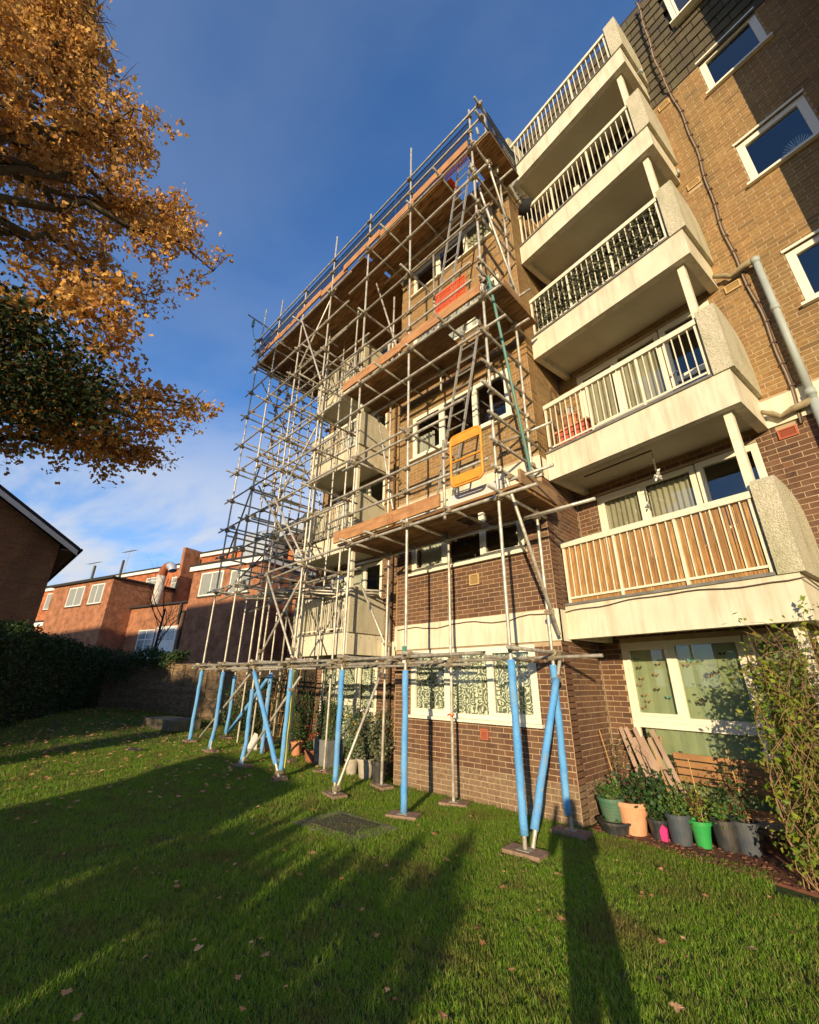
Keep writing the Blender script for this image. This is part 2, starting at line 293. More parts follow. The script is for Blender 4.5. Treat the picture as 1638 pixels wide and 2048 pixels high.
class MB:
    def __init__(s): s.v = []; s.f = []
    def quad(s, *p):
        b = len(s.v); s.v += [Vector(q) for q in p]; s.f.append(tuple(range(b, b+len(p))))
    def box(s, fr, u0, u1, v0, v1, z0, z1, faces='all'):
        b = len(s.v)
        s.v += [fr.P(u, v, z) for z in (z0, z1) for v in (v0, v1) for u in (u0, u1)]
        F = [(0, 1, 5, 4), (1, 3, 7, 5), (2, 0, 4, 6), (4, 5, 7, 6), (0, 2, 3, 1)]
        if faces == 'all': F.append((3, 2, 6, 7))
        if fr.x.cross(fr.y).z < 0: F = [t[::-1] for t in F]
        s.f += [tuple(b+i for i in t) for t in F]
    def hexa(s, p):                                    # 8 points, bottom ring then top ring
        b = len(s.v); s.v += [Vector(q) for q in p]
        s.f += [tuple(b+i for i in t) for t in [(3, 2, 1, 0), (4, 5, 6, 7), (0, 1, 5, 4), (1, 2, 6, 5), (2, 3, 7, 6), (3, 0, 4, 7)]]
    def beam(s, p0, p1, w, h, upv=(0, 0, 1)):
        p0, p1 = Vector(p0), Vector(p1); d = (p1-p0).normalized(); x = d.cross(Vector(upv))
        if x.length < 1e-4: x = d.cross(Vector((0, 1, 0)))
        x.normalize(); y = x.cross(d)
        q = lambda p: [p+x*a*w/2+y*c*h/2 for a, c in ((-1, -1), (1, -1), (1, 1), (-1, 1))]
        s.hexa(q(p0)+q(p1))
    def tube(s, pts, r, n=8, caps=True):
        pts = [Vector(p) for p in pts]; rs = r if isinstance(r, (list, tuple)) else [r]*len(pts)
        b = len(s.v); x = None
        for i, p in enumerate(pts):
            d = (pts[min(i+1, len(pts)-1)]-pts[max(i-1, 0)]).normalized()
            if x is None:
                x = d.cross(Vector((0, 0, 1)))
                if x.length < .05: x = d.cross(Vector((1, 0, 0)))
            x = (x-d*x.dot(d)).normalized(); y = d.cross(x)
            for k in range(n):
                a = 2*math.pi*k/n; s.v.append(p+(x*math.cos(a)+y*math.sin(a))*rs[i])
        for i in range(len(pts)-1):
            for k in range(n):
                s.f.append((b+i*n+k, b+i*n+(k+1) % n, b+(i+1)*n+(k+1) % n, b+(i+1)*n+k))
        if caps:
            s.f.append(tuple(b+k for k in range(n))[::-1]); s.f.append(tuple(b+(len(pts)-1)*n+k for k in range(n)))
    def lathe(s, c, prof, n=20, squash=1):
        c = Vector(c); b = len(s.v)
        for r, z in prof:
            for k in range(n):
                a = 2*math.pi*k/n; s.v.append(c+Vector((r*math.cos(a), r*math.sin(a)*squash, z)))
        for i in range(len(prof)-1):
            for k in range(n): s.f.append((b+i*n+k, b+i*n+(k+1) % n, b+(i+1)*n+(k+1) % n, b+(i+1)*n+k))
    def prism(s, pts, off):                            # polygon pushed along off
        off = Vector(off); b = len(s.v); n = len(pts); s.v += [Vector(p) for p in pts]+[Vector(p)+off for p in pts]
        s.f.append(tuple(b+i for i in range(n))[::-1]); s.f.append(tuple(b+n+i for i in range(n)))
        for i in range(n): s.f.append((b+i, b+(i+1) % n, b+n+(i+1) % n, b+n+i))
    def leaf(s, p, size, rnd, shape=0, flat=None):
        d = Vector((rnd.gauss(0, 1), rnd.gauss(0, 1), rnd.gauss(0, .8)))
        if flat is not None: d = Vector((rnd.gauss(0, 1), rnd.gauss(0, 1), rnd.gauss(0, flat)))
        d.normalize(); x = d.cross(Vector((rnd.gauss(0, 1), rnd.gauss(0, 1), rnd.gauss(0, 1))))
        if x.length < .05: return
        x.normalize(); n = d.cross(x); b = len(s.v); L = size; w = size*.5
        if shape == 0:
            s.v += [p, p+d*L*.45+x*w*.6+n*L*.1, p+d*L, p+d*L*.45-x*w*.6+n*L*.1]
            s.f += [(b, b+1, b+2), (b, b+2, b+3)]
        else:                                          # lobed leaf
            s.v += [p, p+d*L*.2+x*w*.75, p+d*L*.42+x*w*.4, p+d*L*.75+x*w*.62+n*L*.12, p+d*L, p+d*L*.75-x*w*.62+n*L*.12, p+d*L*.42-x*w*.4, p+d*L*.2-x*w*.75]
            s.f += [(b, b+1, b+2, b+6, b+7), (b+2, b+3, b+4, b+5, b+6)]
    def mesh(s, name, origin=(0, 0, 0), smooth=False):
        o = Vector(origin); me = bpy.data.meshes.new(name)
        me.from_pydata([tuple(v-o) for v in s.v], [], s.f)
        if smooth: me.polygons.foreach_set('use_smooth', [True]*len(me.polygons))
        me.update(); return me

def props(o, label=None, cat=None, group=None, kind=None):
    if label: o['label'] = label
    if cat: o['category'] = cat
    if group: o['group'] = group
    if kind: o['kind'] = kind
    return o
def obj(name, mb, m, label=None, cat=None, group=None, kind=None, smooth=False, origin=None):
    if origin is None:
        xs = [v.x for v in mb.v]; ys = [v.y for v in mb.v]; zs = [v.z for v in mb.v]
        origin = ((min(xs)+max(xs))/2, (min(ys)+max(ys))/2, min(zs))
    me = mb.mesh(name, origin, smooth); me.materials.append(m)
    o = bpy.data.objects.new(name, me); o.location = origin; C.objects.link(o)
    return props(o, label, cat, group, kind)
class Thing:
    def __init__(s, name, label, cat, loc=(0, 0, 0), group=None):
        s.o = bpy.data.objects.new(name, None); s.o.empty_display_size = .2
        s.L = Vector(loc); s.o.location = s.L; C.objects.link(s.o); props(s.o, label, cat, group)
    def part(s, name, mb, m, parent=None, kind=None, label=None, smooth=False):
        me = mb.mesh(name, s.L, smooth); me.materials.append(m)
        o = bpy.data.objects.new(name, me); C.objects.link(o); o.parent = parent or s.o
        return props(o, label, None, None, kind)
    def inst(s, name, me, mtx, parent=None, label=None):
        o = bpy.data.objects.new(name, me); C.objects.link(o); o.parent = parent or s.o
        o.matrix_basis = Matrix.Translation(-s.L) @ mtx
        return props(o, label)
def copy_thing(root, loc, rz=None, label=None, group=None, scale=None):
    r = root.copy(); C.objects.link(r); r.location = loc
    if rz is not None: r.rotation_euler.z = rz
    if scale: r.scale = (scale,)*3
    if label: r['label'] = label
    if group: r['group'] = group
    for ch in root.children:
        c = ch.copy(); C.objects.link(c); c.parent = r
        for g in ch.children:
            d = g.copy(); C.objects.link(d); d.parent = c
    return r

# ------------------------------------------------------------------ ground
def axis(fine0, fine1, step, far0, far1):
    a = []; x = fine0
    while x <= fine1: a.append(x); x += step
    s, x = step, fine0
    while x > far0: s *= 1.5; x -= s; a.insert(0, x)
    s, x = step, a[-1]
    while x < far1: s *= 1.5; x += s; a.append(x)
    return a
xs_, ys_ = axis(-24, 5, .25, -400, 300), axis(-6, 9, .25, -300, 400)
g = MB()
for y in ys_:
    for x in xs_: g.v.append(Vector((x, y, gz(x, y))))
nx = len(xs_)
for j in range(len(ys_)-1):
    for i in range(nx-1): g.f.append((j*nx+i, j*nx+i+1, (j+1)*nx+i+1, (j+1)*nx+i))
obj('ground', g, M['lawn'], kind='structure', smooth=True, origin=(0, 0, 0))

# ------------------------------------------------------------------ grass (instanced blades over the lawn)
def blade_clump(seed, h, n, spread):
    r = random.Random(seed); m = MB()
    for i in range(n):
        p = Vector((r.uniform(-spread, spread), r.uniform(-spread, spread), -.01)); a = r.uniform(0, 6.28)
        w = Vector((math.cos(a), math.sin(a), 0))*r.uniform(.0016, .0032); hh = h*r.uniform(.5, 1.2)
        le = Vector((r.gauss(0, .35), r.gauss(0, .35), 1)).normalized(); b2 = Vector((r.gauss(0, .5), r.gauss(0, .5), .9)).normalized()
        p1 = p+le*hh*.55; p2 = p1+b2*hh*.5; b = len(m.v)
        m.v += [p-w, p+w, p1+w*.8, p1-w*.8, p2]; m.f += [(b, b+1, b+2, b+3), (b+3, b+2, b+4)]
    return m
def lawn_patch(name, poly, dens, h, n, spread, label, seed):
    g = MB(); x0, x1, y0, y1 = poly; st = .5
    nxx = max(2, int((x1-x0)/st)); nyy = max(2, int((y1-y0)/st))
    for j in range(nyy+1):
        for i in range(nxx+1):
            x = x0+(x1-x0)*i/nxx; y = y0+(y1-y0)*j/nyy; g.v.append(Vector((x, y, gz(x, y)+.002)))
    for j in range(nyy):
        for i in range(nxx):
            a = j*(nxx+1)+i; cx_, cy_ = x0+(x1-x0)*(i+.5)/nxx, y0+(y1-y0)*(j+.5)/nyy
            if -6.3 < cx_ < -2.8 and cy_ > 6.0: continue
            if cx_ > -3.0 and cy_ > 5.95-(cx_+3)*.10: continue
            if -12.3 < cx_ < -6.2 and cy_ > 6.35: continue
            if -5.5 < cx_ < -4.4 and 3.75 < cy_ < 4.25: continue
            g.f.append((a, a+1, a+nxx+2, a+nxx+1))
    base = obj(name, g, M['grass'], label=label, cat='grass', kind='stuff', origin=(0, 0, 0))
    me = blade_clump(seed, h, n, spread).mesh('grass_clump'); me.materials.append(M['grass'])
    ng = bpy.data.node_groups.new('grow_grass', 'GeometryNodeTree')
    ng.interface.new_socket('Geometry', in_out='INPUT', socket_type='NodeSocketGeometry')
    ng.interface.new_socket('Geometry', in_out='OUTPUT', socket_type='NodeSocketGeometry')
    N, L = ng.nodes, ng.links
    gi, go = N.new('NodeGroupInput'), N.new('NodeGroupOutput')
    d = N.new('GeometryNodeDistributePointsOnFaces'); d.inputs['Density'].default_value = dens; d.inputs['Seed'].default_value = seed
    co = bpy.data.objects.new('grass_clump', me); co.hide_render = True; co.hide_viewport = True
    oi = N.new('GeometryNodeObjectInfo'); oi.inputs[0].default_value = co
    io = N.new('GeometryNodeInstanceOnPoints'); rv = N.new('FunctionNodeRandomValue'); rv.data_type = 'FLOAT_VECTOR'
    rv.inputs[0].default_value = (-.18, -.18, 0); rv.inputs[1].default_value = (.18, .18, 6.283)
    rs = N.new('FunctionNodeRandomValue'); rs.data_type = 'FLOAT'; rs.inputs[2].default_value = .55; rs.inputs[3].default_value = 1.3
    L.new(gi.outputs[0], d.inputs[0]); L.new(d.outputs[0], io.inputs['Points']); L.new(oi.outputs['Geometry'], io.inputs['Instance'])
    L.new(rv.outputs[0], io.inputs['Rotation']); L.new(rs.outputs[1], io.inputs['Scale']); L.new(io.outputs[0], go.inputs[0])
    md = base.modifiers.new('grass', 'NODES'); md.node_group = ng
lawn_patch('lawn_grass', (-5.5, 2.5, -1, 6.5), 1150, .046, 12, .045, 'short green lawn grass in front of the flats', 3)
lawn_patch('lawn_grass', (-12.5, -5.5, -1, 7.0), 520, .052, 13, .06, 'lawn grass under the left end of the scaffolding', 5)
lawn_patch('lawn_grass', (-22, -12.5, -1, 9), 170, .07, 14, .10, 'rougher grass up to the hedge and fence', 9)

# ------------------------------------------------------------------ bricks
ALLB = []                                               # (frame, u, v, z, length, kind, wall key)
def lay(fr, u0, u1, z0, z1, v, openings, kindf, key, sides=1):
    k0 = int(math.ceil((z0)/.075-1e-6)); k = k0
    while (k+1)*.075 <= z1+.002:
        zc = k*.075+.0375; segs = [(u0, u1)]
        for (a, b, c, d) in openings:
            if c < zc+.03 and d > zc-.03:
                ns = []
                for (s, e) in segs:
                    if b <= s or a >= e: ns.append((s, e)); continue
                    if a > s: ns.append((s, a))
                    if b < e: ns.append((b, e))
                segs = ns
        for (s, e) in segs:
            off = (k % 2)*.1125; i = math.floor((s-off)/.225)
            while True:
                a = i*.225+off+.005; b = a+.215; i += 1
                if a >= e: break
                a, b = max(a, s+.002), min(b, e-.002)
                if b-a < .03: continue
                ALLB.append((fr, (a+b)/2, v, zc, b-a, kindf(zc), key))
        k += 1
def wall_cells(mb, fr, u0, u1, z0, z1, v0, v1, openings):
    us = sorted({u0, u1, *[min(max(x, u0), u1) for o in openings for x in o[:2]]})
    zs = sorted({z0, z1, *[min(max(x, z0), z1) for o in openings for x in o[2:]]})
    for i in range(len(us)-1):
        for j in range(len(zs)-1):
            uc, zc = (us[i]+us[i+1])/2, (zs[j]+zs[j+1])/2
            if any(o[0] < uc < o[1] and o[2] < zc < o[3] for o in openings): continue
            mb.box(fr, us[i], us[i+1], v0, v1, zs[j], zs[j+1])

BK = {}
def brick_mesh(kind, ln, seed):
    r = random.Random(seed); m = MB(); e = .0015
    # slightly softened brick with a chamfered face
    a, b, d = ln/2, .0325, (.002 if kind == 'brick_tan' else .0035)
    ring = lambda k, y: [Vector((-a+k, y, -b+k)), Vector((a-k, y, -b+k)), Vector((a-k, y, b-k)), Vector((-a+k, y, b-k))]
    m.v = ring(0, .01)+ring(0, -d+e)+ring(e, -d)
    for s in (0, 4):
        for i in range(4): m.f.append((s+i, s+(i+1) % 4, s+4+(i+1) % 4, s+4+i))
    m.f.append((8, 9, 10, 11)); me = m.mesh('brick'); me.materials.append(M[kind]); return me
def place_bricks(T, walls, thing_keys, limit=300):
    cp = Vector((0, 0, 1.66)); L = []
    for b in ALLB:
        if b[6] not in thing_keys: continue
        p = b[0].P(b[1], b[2], b[3]); d = p-cp; z = d.dot(fw)
        vis = 0
        if z > .1:
            x, y = d.dot(rt)/z*847.6, d.dot(up)/z*847.6
            if abs(x) < 810 and abs(y) < 1015: vis = b[4]*abs(b[0].y.dot(d.normalized()))/(z*z)
        L.append((-vis, b, p))
    L.sort(key=lambda t: t[0])
    rest = {}
    for i, (vs, b, p) in enumerate(L):
        fr, u, v, z, ln, kind, key = b
        if i < limit and ln > .2:
            if kind not in BK: BK[kind] = brick_mesh(kind, .215, 1)
            X, Y = fr.x, fr.y
            mt = Matrix(((X.x, Y.x, 0, p.x), (X.y, Y.y, 0, p.y), (0, 0, 1, p.z), (0, 0, 0, 1))) @ Matrix.Translation((0, R.uniform(-.0012, .0012), 0)) @ Matrix.Rotation(R.gauss(0, .006), 4, 'Y')
            T.inst('brick', BK[kind], mt, walls[key])
        else:
            mb = rest.setdefault((key, kind), MB()); j = R.uniform(-.0015, .0015); z += R.gauss(0, .0008); pr = .002 if kind == 'brick_tan' else .0035
            mb.box(fr, u-ln/2, u+ln/2, v-pr+j*(.6 if pr < .003 else 1), v+.004, z-.0325, z+.0325, 'front')
    for (key, kind), mb in rest.items():
        T.part('brickwork', mb, M[kind], walls[key], kind='stuff')

# ------------------------------------------------------------------ the flats
FL = Thing('apartment_block', 'brown brick block of flats with stacked cream balconies and scaffolding in front', 'block of flats', (-4, 7, 0))
FBay = Fr((0, 6.05, 0), (1, 0, 0), (0, 1, 0))            # front of the projecting brick bay
FRet = Fr((-2.87, 6.05, 0), (0, 1, 0), (-1, 0, 0))       # its right return
FRecL = Fr((0, 7.6, 0), (1, 0, 0), (0, 1, 0))            # recessed wall behind the left balconies
FRetL = Fr((-6.28, 6.05, 0), (0, 1, 0), (1, 0, 0))       # left return of the bay
FEnd = Fr((-11.75, 7.6, 0), (0, 1, 0), (1, 0, 0))        # left gable end
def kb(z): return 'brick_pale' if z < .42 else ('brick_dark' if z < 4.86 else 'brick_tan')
bay_w = [(1.13, 2.22), (3.68, 4.84), (6.29, 7.42), (8.87, 10.0), (11.28, 12.2)]
BW0, BW1 = -5.88, -3.30
bay_open = [(BW0, BW1, a, b) for a, b in bay_w]
bands = [(-9, 9, 2.24, 2.70), (-9, 9, 4.86, 5.27)]
B_open = [(-2.56, -.14, .12, 2.26)] + [(-2.54, -.17, z, z+2.02) for z in (2.74, 5.36, 7.96, 10.56)]
W2_open = [(.80, 1.67, z, z+.96) for z in (3.84, 6.44, 8.96, 11.5)]
vents = [(.06, .27, z, z+.15) for z in (4.66, 7.27, 9.74, 12.15)]
RL_open = [(-10.95, -8.55, .1, 2.2)] + [(-10.9, -8.5, z, z+2.0) for z in (2.8, 5.4, 8.0, 10.6)]
walls = {}
def mkwall(key, fr, u0, u1, z0, z1, op, m='mortar', th=.22, extra=()):
    mb = MB(); wall_cells(mb, fr, u0, u1, z0, z1, 0, th, list(op)); walls[key] = FL.part('wall', mb, M[m])
mkwall('bay', FBay, -6.28, -2.87, -.1, 12.45, bay_open)
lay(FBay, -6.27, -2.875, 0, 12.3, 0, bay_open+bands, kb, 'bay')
mkwall('ret', FRet, .004, 1.30, -.1, 12.45, [])
lay(FRet, .0, 1.27, 0, 12.4, 0, [], kb, 'ret')
mkwall('retl', FRetL, .004, 1.55, -.1, 12.45, [])
mkwall('B', FB, -2.93, 3.2, -.1, 12.5, B_open+W2_open)
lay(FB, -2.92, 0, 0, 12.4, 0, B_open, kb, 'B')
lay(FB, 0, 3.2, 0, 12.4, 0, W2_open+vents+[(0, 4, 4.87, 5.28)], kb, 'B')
mkwall('RL', FRecL, -11.75, -6.28, -.1, 12.45, RL_open)
lay(FRecL, -11.74, -6.3, 0, 12.4, 0, RL_open, kb, 'RL')
mkwall('end', FEnd, .2, 8, -.1, 12.45, [])
# wing on the right, outside the picture but throwing its shadow over the wall
FW = Fr(FB.P(2.22, 0, 0), -FB.y, FB.x)
mkwall('wing', FW, .004, 1.48, -.1, 16.5, [])
lay(FW, 0, 1.46, 5.3, 14.5, 0, [], kb, 'wing')
FWf = Fr(FB.P(2.22, -1.48, 0), FB.x, FB.y)
mkwall('wingf', FWf, .01, 6, -.1, 16.5, [])
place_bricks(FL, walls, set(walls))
# cream bands
for fr_, a_, b_, z0_, z1_ in ((FBay, -6.30, -2.85, 2.24, 2.69), (FBay, -6.30, -2.85, 4.87, 5.26), (FRet, .001, .30, 2.24, 2.69), (FRet, .001, .22, 4.87, 5.26), (FB, .0, 3.2, 4.87, 5.28), (FRecL, -11.77, -6.3, 2.24, 2.6)):
    mb = MB(); mb.box(fr_, a_, b_, -.03 if fr_ is not FRet else -.02, .05, z0_, z1_); FL.part('concrete_band', mb, M['render'])
# inside: floors and a back wall so that panes look into rooms
mb = MB()
for z in (-.05, 2.42, 5.02, 7.62, 10.22, 12.45):
    mb.box(FA, -11.5, -3.1, 8.3, 12, z, z+.12); mb.box(FA, -6.2, -3.1, 6.3, 8.3, z, z+.12)
    mb.box(FB, -2.9, 3.1, .26, 4, z, z+.12)
mb.box(FA, -11.5, -6.4, 8.6, 8.7, 0, 12.4); mb.box(FA, -6.2, -3.1, 8.2, 8.28, 0, 12.4); mb.box(FB, -2.9, 3.1, 1.4, 1.5, 0, 12.4)
mb.box(FA, -11.75, -3, 15, 15.2, 0, 15.5); mb.box(FB, -3, 7, 8, 8.2, 0, 15.5)
FL.part('interior', mb, M['dark_room'])
# protruding brick courses on the bay corner
for z, m_ in ((4.2, 'brick_dark'), (4.42, 'brick_dark'), (7.48, 'brick_tan'), (7.63, 'brick_tan'), (7.78, 'brick_tan')):
    mb = MB(); mb.box(FRet, 0, .45, -.02, .01, z, z+.07); FL.part('corbel_course', mb, M[m_])
    mb = MB(); mb.box(FBay, -3.28 if z < 5 else -6.2, -2.85, -.02, .01, z, z+.07); FL.part('corbel_course', mb, M[m_])
mb = MB(); mb.box(FBay, -6.34, -2.80, -.07, .2, 12.32, 12.5); mb.box(FRet, .2, 1.3, -.05, .1, 12.32, 12.5)
FL.part('roof_fascia', mb, M['render'])

def pleat(mb, fr, u0, u1, v, z0, z1, amp=.02, per=.09, rnd=None):
    n = max(4, int((u1-u0)/per*4)); b = len(mb.v)
    for i in range(n+1):
        u = u0+(u1-u0)*i/n; a = v+amp*math.sin(i*math.pi/2+ (rnd.uniform(-.5, .5) if rnd else 0))
        mb.v += [fr.P(u, a, z0), fr.P(u, a, z1)]
    for i in range(n): mb.f.append((b+2*i, b+2*i+2, b+2*i+3, b+2*i+1))
def window(T, fr, u0, u1, z0, z1, divs, v=.03, t=.055, sill=True, curtain=None, cfull=True, transom=None, m='upvc', open_frames=True, depth=.06):
    mb = MB(); d = depth
    mb.box(fr, u0, u1, v, v+d, z0, z0+t); mb.box(fr, u0, u1, v, v+d, z1-t, z1)
    mb.box(fr, u0, u0+t, v, v+d, z0+t, z1-t); mb.box(fr, u1-t, u1, v, v+d, z0+t, z1-t)
    us = [u0+t/2]+list(divs)+[u1-t/2]
    for x in divs: mb.box(fr, x-t*.6, x+t*.6, v+.002, v+d-.002, z0+t, z1-t)
    cells = []
    for i in range(len(us)-1):
        a, b = us[i]+t*.5, us[i+1]-t*.5; zz = [z0+t, z1-t]
        tr = transom[i] if isinstance(transom, dict) and i in transom else (transom if isinstance(transom, float) else None)
        if tr:
            mb.box(fr, a, b, v+.004, v+d-.004, tr-t*.5, tr+t*.5); zz = [z0+t, tr-t*.5, tr+t*.5, z1-t]
        for k in range(0, len(zz), 2):
            c0, c1 = zz[k], zz[k+1]
            if open_frames and i % 2 == 0:
                e = .04
                mb.box(fr, a, b, v-.014, v+.03, c0, c0+e); mb.box(fr, a, b, v-.014, v+.03, c1-e, c1)
                mb.box(fr, a, a+e, v-.014, v+.03, c0+e, c1-e); mb.box(fr, b-e, b, v-.014, v+.03, c0+e, c1-e)
                cells.append((a+e, b-e, c0+e, c1-e))
            else: cells.append((a, b, c0, c1))
    w = T.part('window', mb, M[m])
    if sill:
        s = MB(); s.box(fr, u0-.05, u1+.05, v-.10, v+.01, z0-.045, z0-.002); T.part('sill', s, M[m], w)
    for (a, b, c, e) in cells:
        p = MB(); p.quad(fr.P(a, v+.035, c), fr.P(b, v+.035, c), fr.P(b, v+.035, e), fr.P(a, v+.035, e)); T.part('pane', p, M['glass'], w)
    if curtain:
        for (cm_, a, b, c, e) in curtain:
            p = MB(); pleat(p, fr, a, b, v+.085, c, e, {'lace': .016, 'blinds': .006}.get(cm_, .018), {'blinds': .2}.get(cm_, .085), R); T.part('curtain', p, M[cm_], w)
    return w
# bay windows
cu = {0: [('lace', BW0+.03, BW1-.03, 1.15, 2.2)], 1: [('curtain_pale', -5.7, -5.15, 3.7, 4.3)], 2: [('curtain_pale', -5.75, -5.3, 6.3, 6.9)],
      3: [('curtain_pale', BW0, -3.4, 8.9, 9.9)], 4: [('curtain', -4.15, -3.5, 11.3, 12.1)]}
for i, (a, b) in enumerate(bay_w):
    window(FL, FBay, BW0+.005, BW1-.005, a, b, (-5.0, -4.15), curtain=cu[i], v=.02, t=.07)
# recessed walls with window, window and door
GW = []
def recess(fr, u0, u1, z0, h, cm_, ground=False):
    w = u1-u0
    if ground:
        wz = window(FL, fr, u0, u0+w*.66, 1.17, z0+h, (u0+w*.30,), v=.01, t=.075, sill=False, curtain=[(cm_, u0+.05, u0+w*.65, 1.2, z0+h-.06)])
        window(FL, fr, u0, u0+w*.66, z0, 1.168, (), v=.01, t=.075, open_frames=False, sill=False, curtain=[(cm_, u0+.12, u0+w*.65, z0+.05, 1.1)])
        dc = MB(); pleat(dc, fr, u0+w*.7, u1-.1, .12, z0+.35, z0+h-.1, .012, .09, R); FL.part('curtain', dc, M[cm_], wz)
        GW.append(wz)
    else:
        window(FL, fr, u0, u0+w*.66, z0+.02, z0+h, (u0+w*.33,), v=.01, t=.075, transom={0: z0+.72, 1: z0+.72}, sill=False, curtain=[(cm_, u0+.05, u0+w*.31, z0+.3, z0+h-.1), (cm_, u0+w*.35, u0+w*.65, z0+.3, z0+h-.1)])
    # door
    d = MB(); a, b = u0+w*.67, u1; t = .09
    d.box(fr, a, a+t, 0, .07, z0, z0+h); d.box(fr, b-t, b, 0, .07, z0, z0+h); d.box(fr, a+t, b-t, 0, .07, z0+h-t, z0+h)
    d.box(fr, a+t, b-t, .01, .06, z0, z0+.35); d.box(fr, a+t, b-t, .01, .06, z0+.85, z0+.95)
    o = FL.part('door', d, M['upvc'])
    p = MB(); p.quad(fr.P(a+t, .04, z0+.35), fr.P(b-t, .04, z0+.35), fr.P(b-t, .04, z0+h-t), fr.P(a+t, .04, z0+h-t)); FL.part('pane', p, M['glass'], o)
    k = MB(); k.box(fr, a+.03, a+.06, -.05, 0, z0+.98, z0+1.02); k.box(fr, a+.03, a+.15, -.06, -.04, z0+.99, z0+1.01); FL.part('handle', k, M['alu'], o)
recess(FB, -2.56, -.14, .14, 2.12, 'blinds', True)
for z, c in ((2.75, 'curtain'), (5.37, 'curtain'), (7.97, 'curtain_pale'), (10.57, 'curtain')): recess(FB, -2.54, -.17, z, 2.0, c)
recess(FRecL, -10.95, -8.55, .12, 2.08, 'lace', True)
for z in (2.81, 5.41, 8.01, 10.61): recess(FRecL, -10.9, -8.5, z, 1.98, 'curtain_pale')
# right-hand windows
def slot_window(z):
    w = window(FL, FB, .805, 1.665, z, z+.955, (), v=.03, t=.10, curtain=None, open_frames=False)
    h = MB(); h.box(FB, .78, 1.69, -.02, .02, z+.96, z+1.0); FL.part('head_trim', h, M['upvc'], w)
    return w
for z in (3.84, 6.44, 8.96, 11.5): w = slot_window(z)
fan = MB()
for i in range(17):
    a = math.pi*(.04+.92*i/16); c = FB.P(1.38, .12, 9.05); e = FB.P(1.38+.19*math.cos(a), .12, 9.05+.30*math.sin(a)); fan.beam(c, e, .006, .012)
obj('leaf_fan_ornament', fan, M['white'], label='pale fan shaped ornament behind the glass of the second window from the top right', cat='ornament')
# mansard
mb = MB(); mb.box(FB, -2.95, 3.2, .05, .25, 12.5, 15.85); mb.box(FA, -11.75, -2.9, 7.7, 7.9, 12.5, 15.8)
FL.part('roof', mb, M['batten'])
mb = MB(); mb.box(FA, -11.8, -2.5, 7.75, 12, 15.6, 15.8); mb.box(FB, -3.1, 6, .02, 6, 15.86, 15.96)
mb.box(FA, -6.3, -2.85, 6.25, 7.75, 12.46, 12.56)
FL.part('flat_roof', mb, M['roof_dark'])
roof = [o for o in FL.o.children if o.name.startswith('roof') and 'fascia' not in o.name][0]
tm = MB(); tm.box(FA, -.146, .146, -.014, .014, -.17, .17); tme = tm.mesh('roof_tile'); tme.materials.append(M['tile'])
def hang_tiles(fr, u0, u1, z0, rows, v, skip=()):
    for r in range(rows):
        z = z0+r*.262; u = u0+(.15 if r % 2 else 0)
        while u < u1:
            if not any(a < u < b and c < z < d for a, b, c, d in skip):
                p = fr.P(u, v-.01-R.uniform(0, .006), z+.13); X, Y = fr.x, fr.y
                mt = Matrix(((X.x, Y.x, 0, p.x), (X.y, Y.y, 0, p.y), (0, 0, 1, p.z), (0, 0, 0, 1))) @ Matrix.Rotation(rad(-6), 4, 'X') @ Matrix.Rotation(R.gauss(0, .008), 4, 'Y')
                yield mt
            u += .301
allt = list(hang_tiles(FB, -2.8, 2.2, 12.43, 13, .02, skip=[(.70, 1.75, 13.75, 15.2)]))
for mt in allt[:300]: FL.inst('roof_tile', tme, mt, roof)
extra = MB()
for mt in list(hang_tiles(FA, -11.7, -2.9, 12.43, 13, 7.66)):
    b = len(extra.v); extra.v += [mt @ v for v in tm.v]; extra.f += [tuple(b+i for i in f) for f in tm.f]
FL.part('tiling', extra, M['tile'], roof, kind='stuff')
window(FL, FB, .75, 1.72, 13.92, 15.1, (1.25,), v=-.10, t=.09, depth=.2)
# vents and air bricks
def vent(fr, u, z, m, w=.2, h=.14, v=0, label=None):
    mb = MB(); mb.box(fr, u, u+w, v-.025, v, z, z+.018); mb.box(fr, u, u+w, v-.025, v, z+h-.018, z+h)
    mb.box(fr, u, u+.018, v-.025, v, z+.018, z+h-.018); mb.box(fr, u+w-.018, u+w, v-.025, v, z+.018, z+h-.018)
    o = FL.part('air_vent', mb, M[m], label=label)
    l = MB(); k = z+.025
    while k < z+h-.025: l.box(fr, u+.018, u+w-.018, v-.018, v, k, k+.008); k += .016
    FL.part('louvre', l, M[m], o)
for z, m in ((12.15, 'vent_cream'), (9.74, 'vent_cream'), (7.27, 'vent_cream'), (4.66, 'vent_red')): vent(FB, .065, z, m)
vent(FBay, -4.34, .86, 'vent_red', .14, .15, -.008, 'red air brick low on the bay'); vent(FBay, -4.42, 3.25, 'vent_cream', .2, .19, -.008)
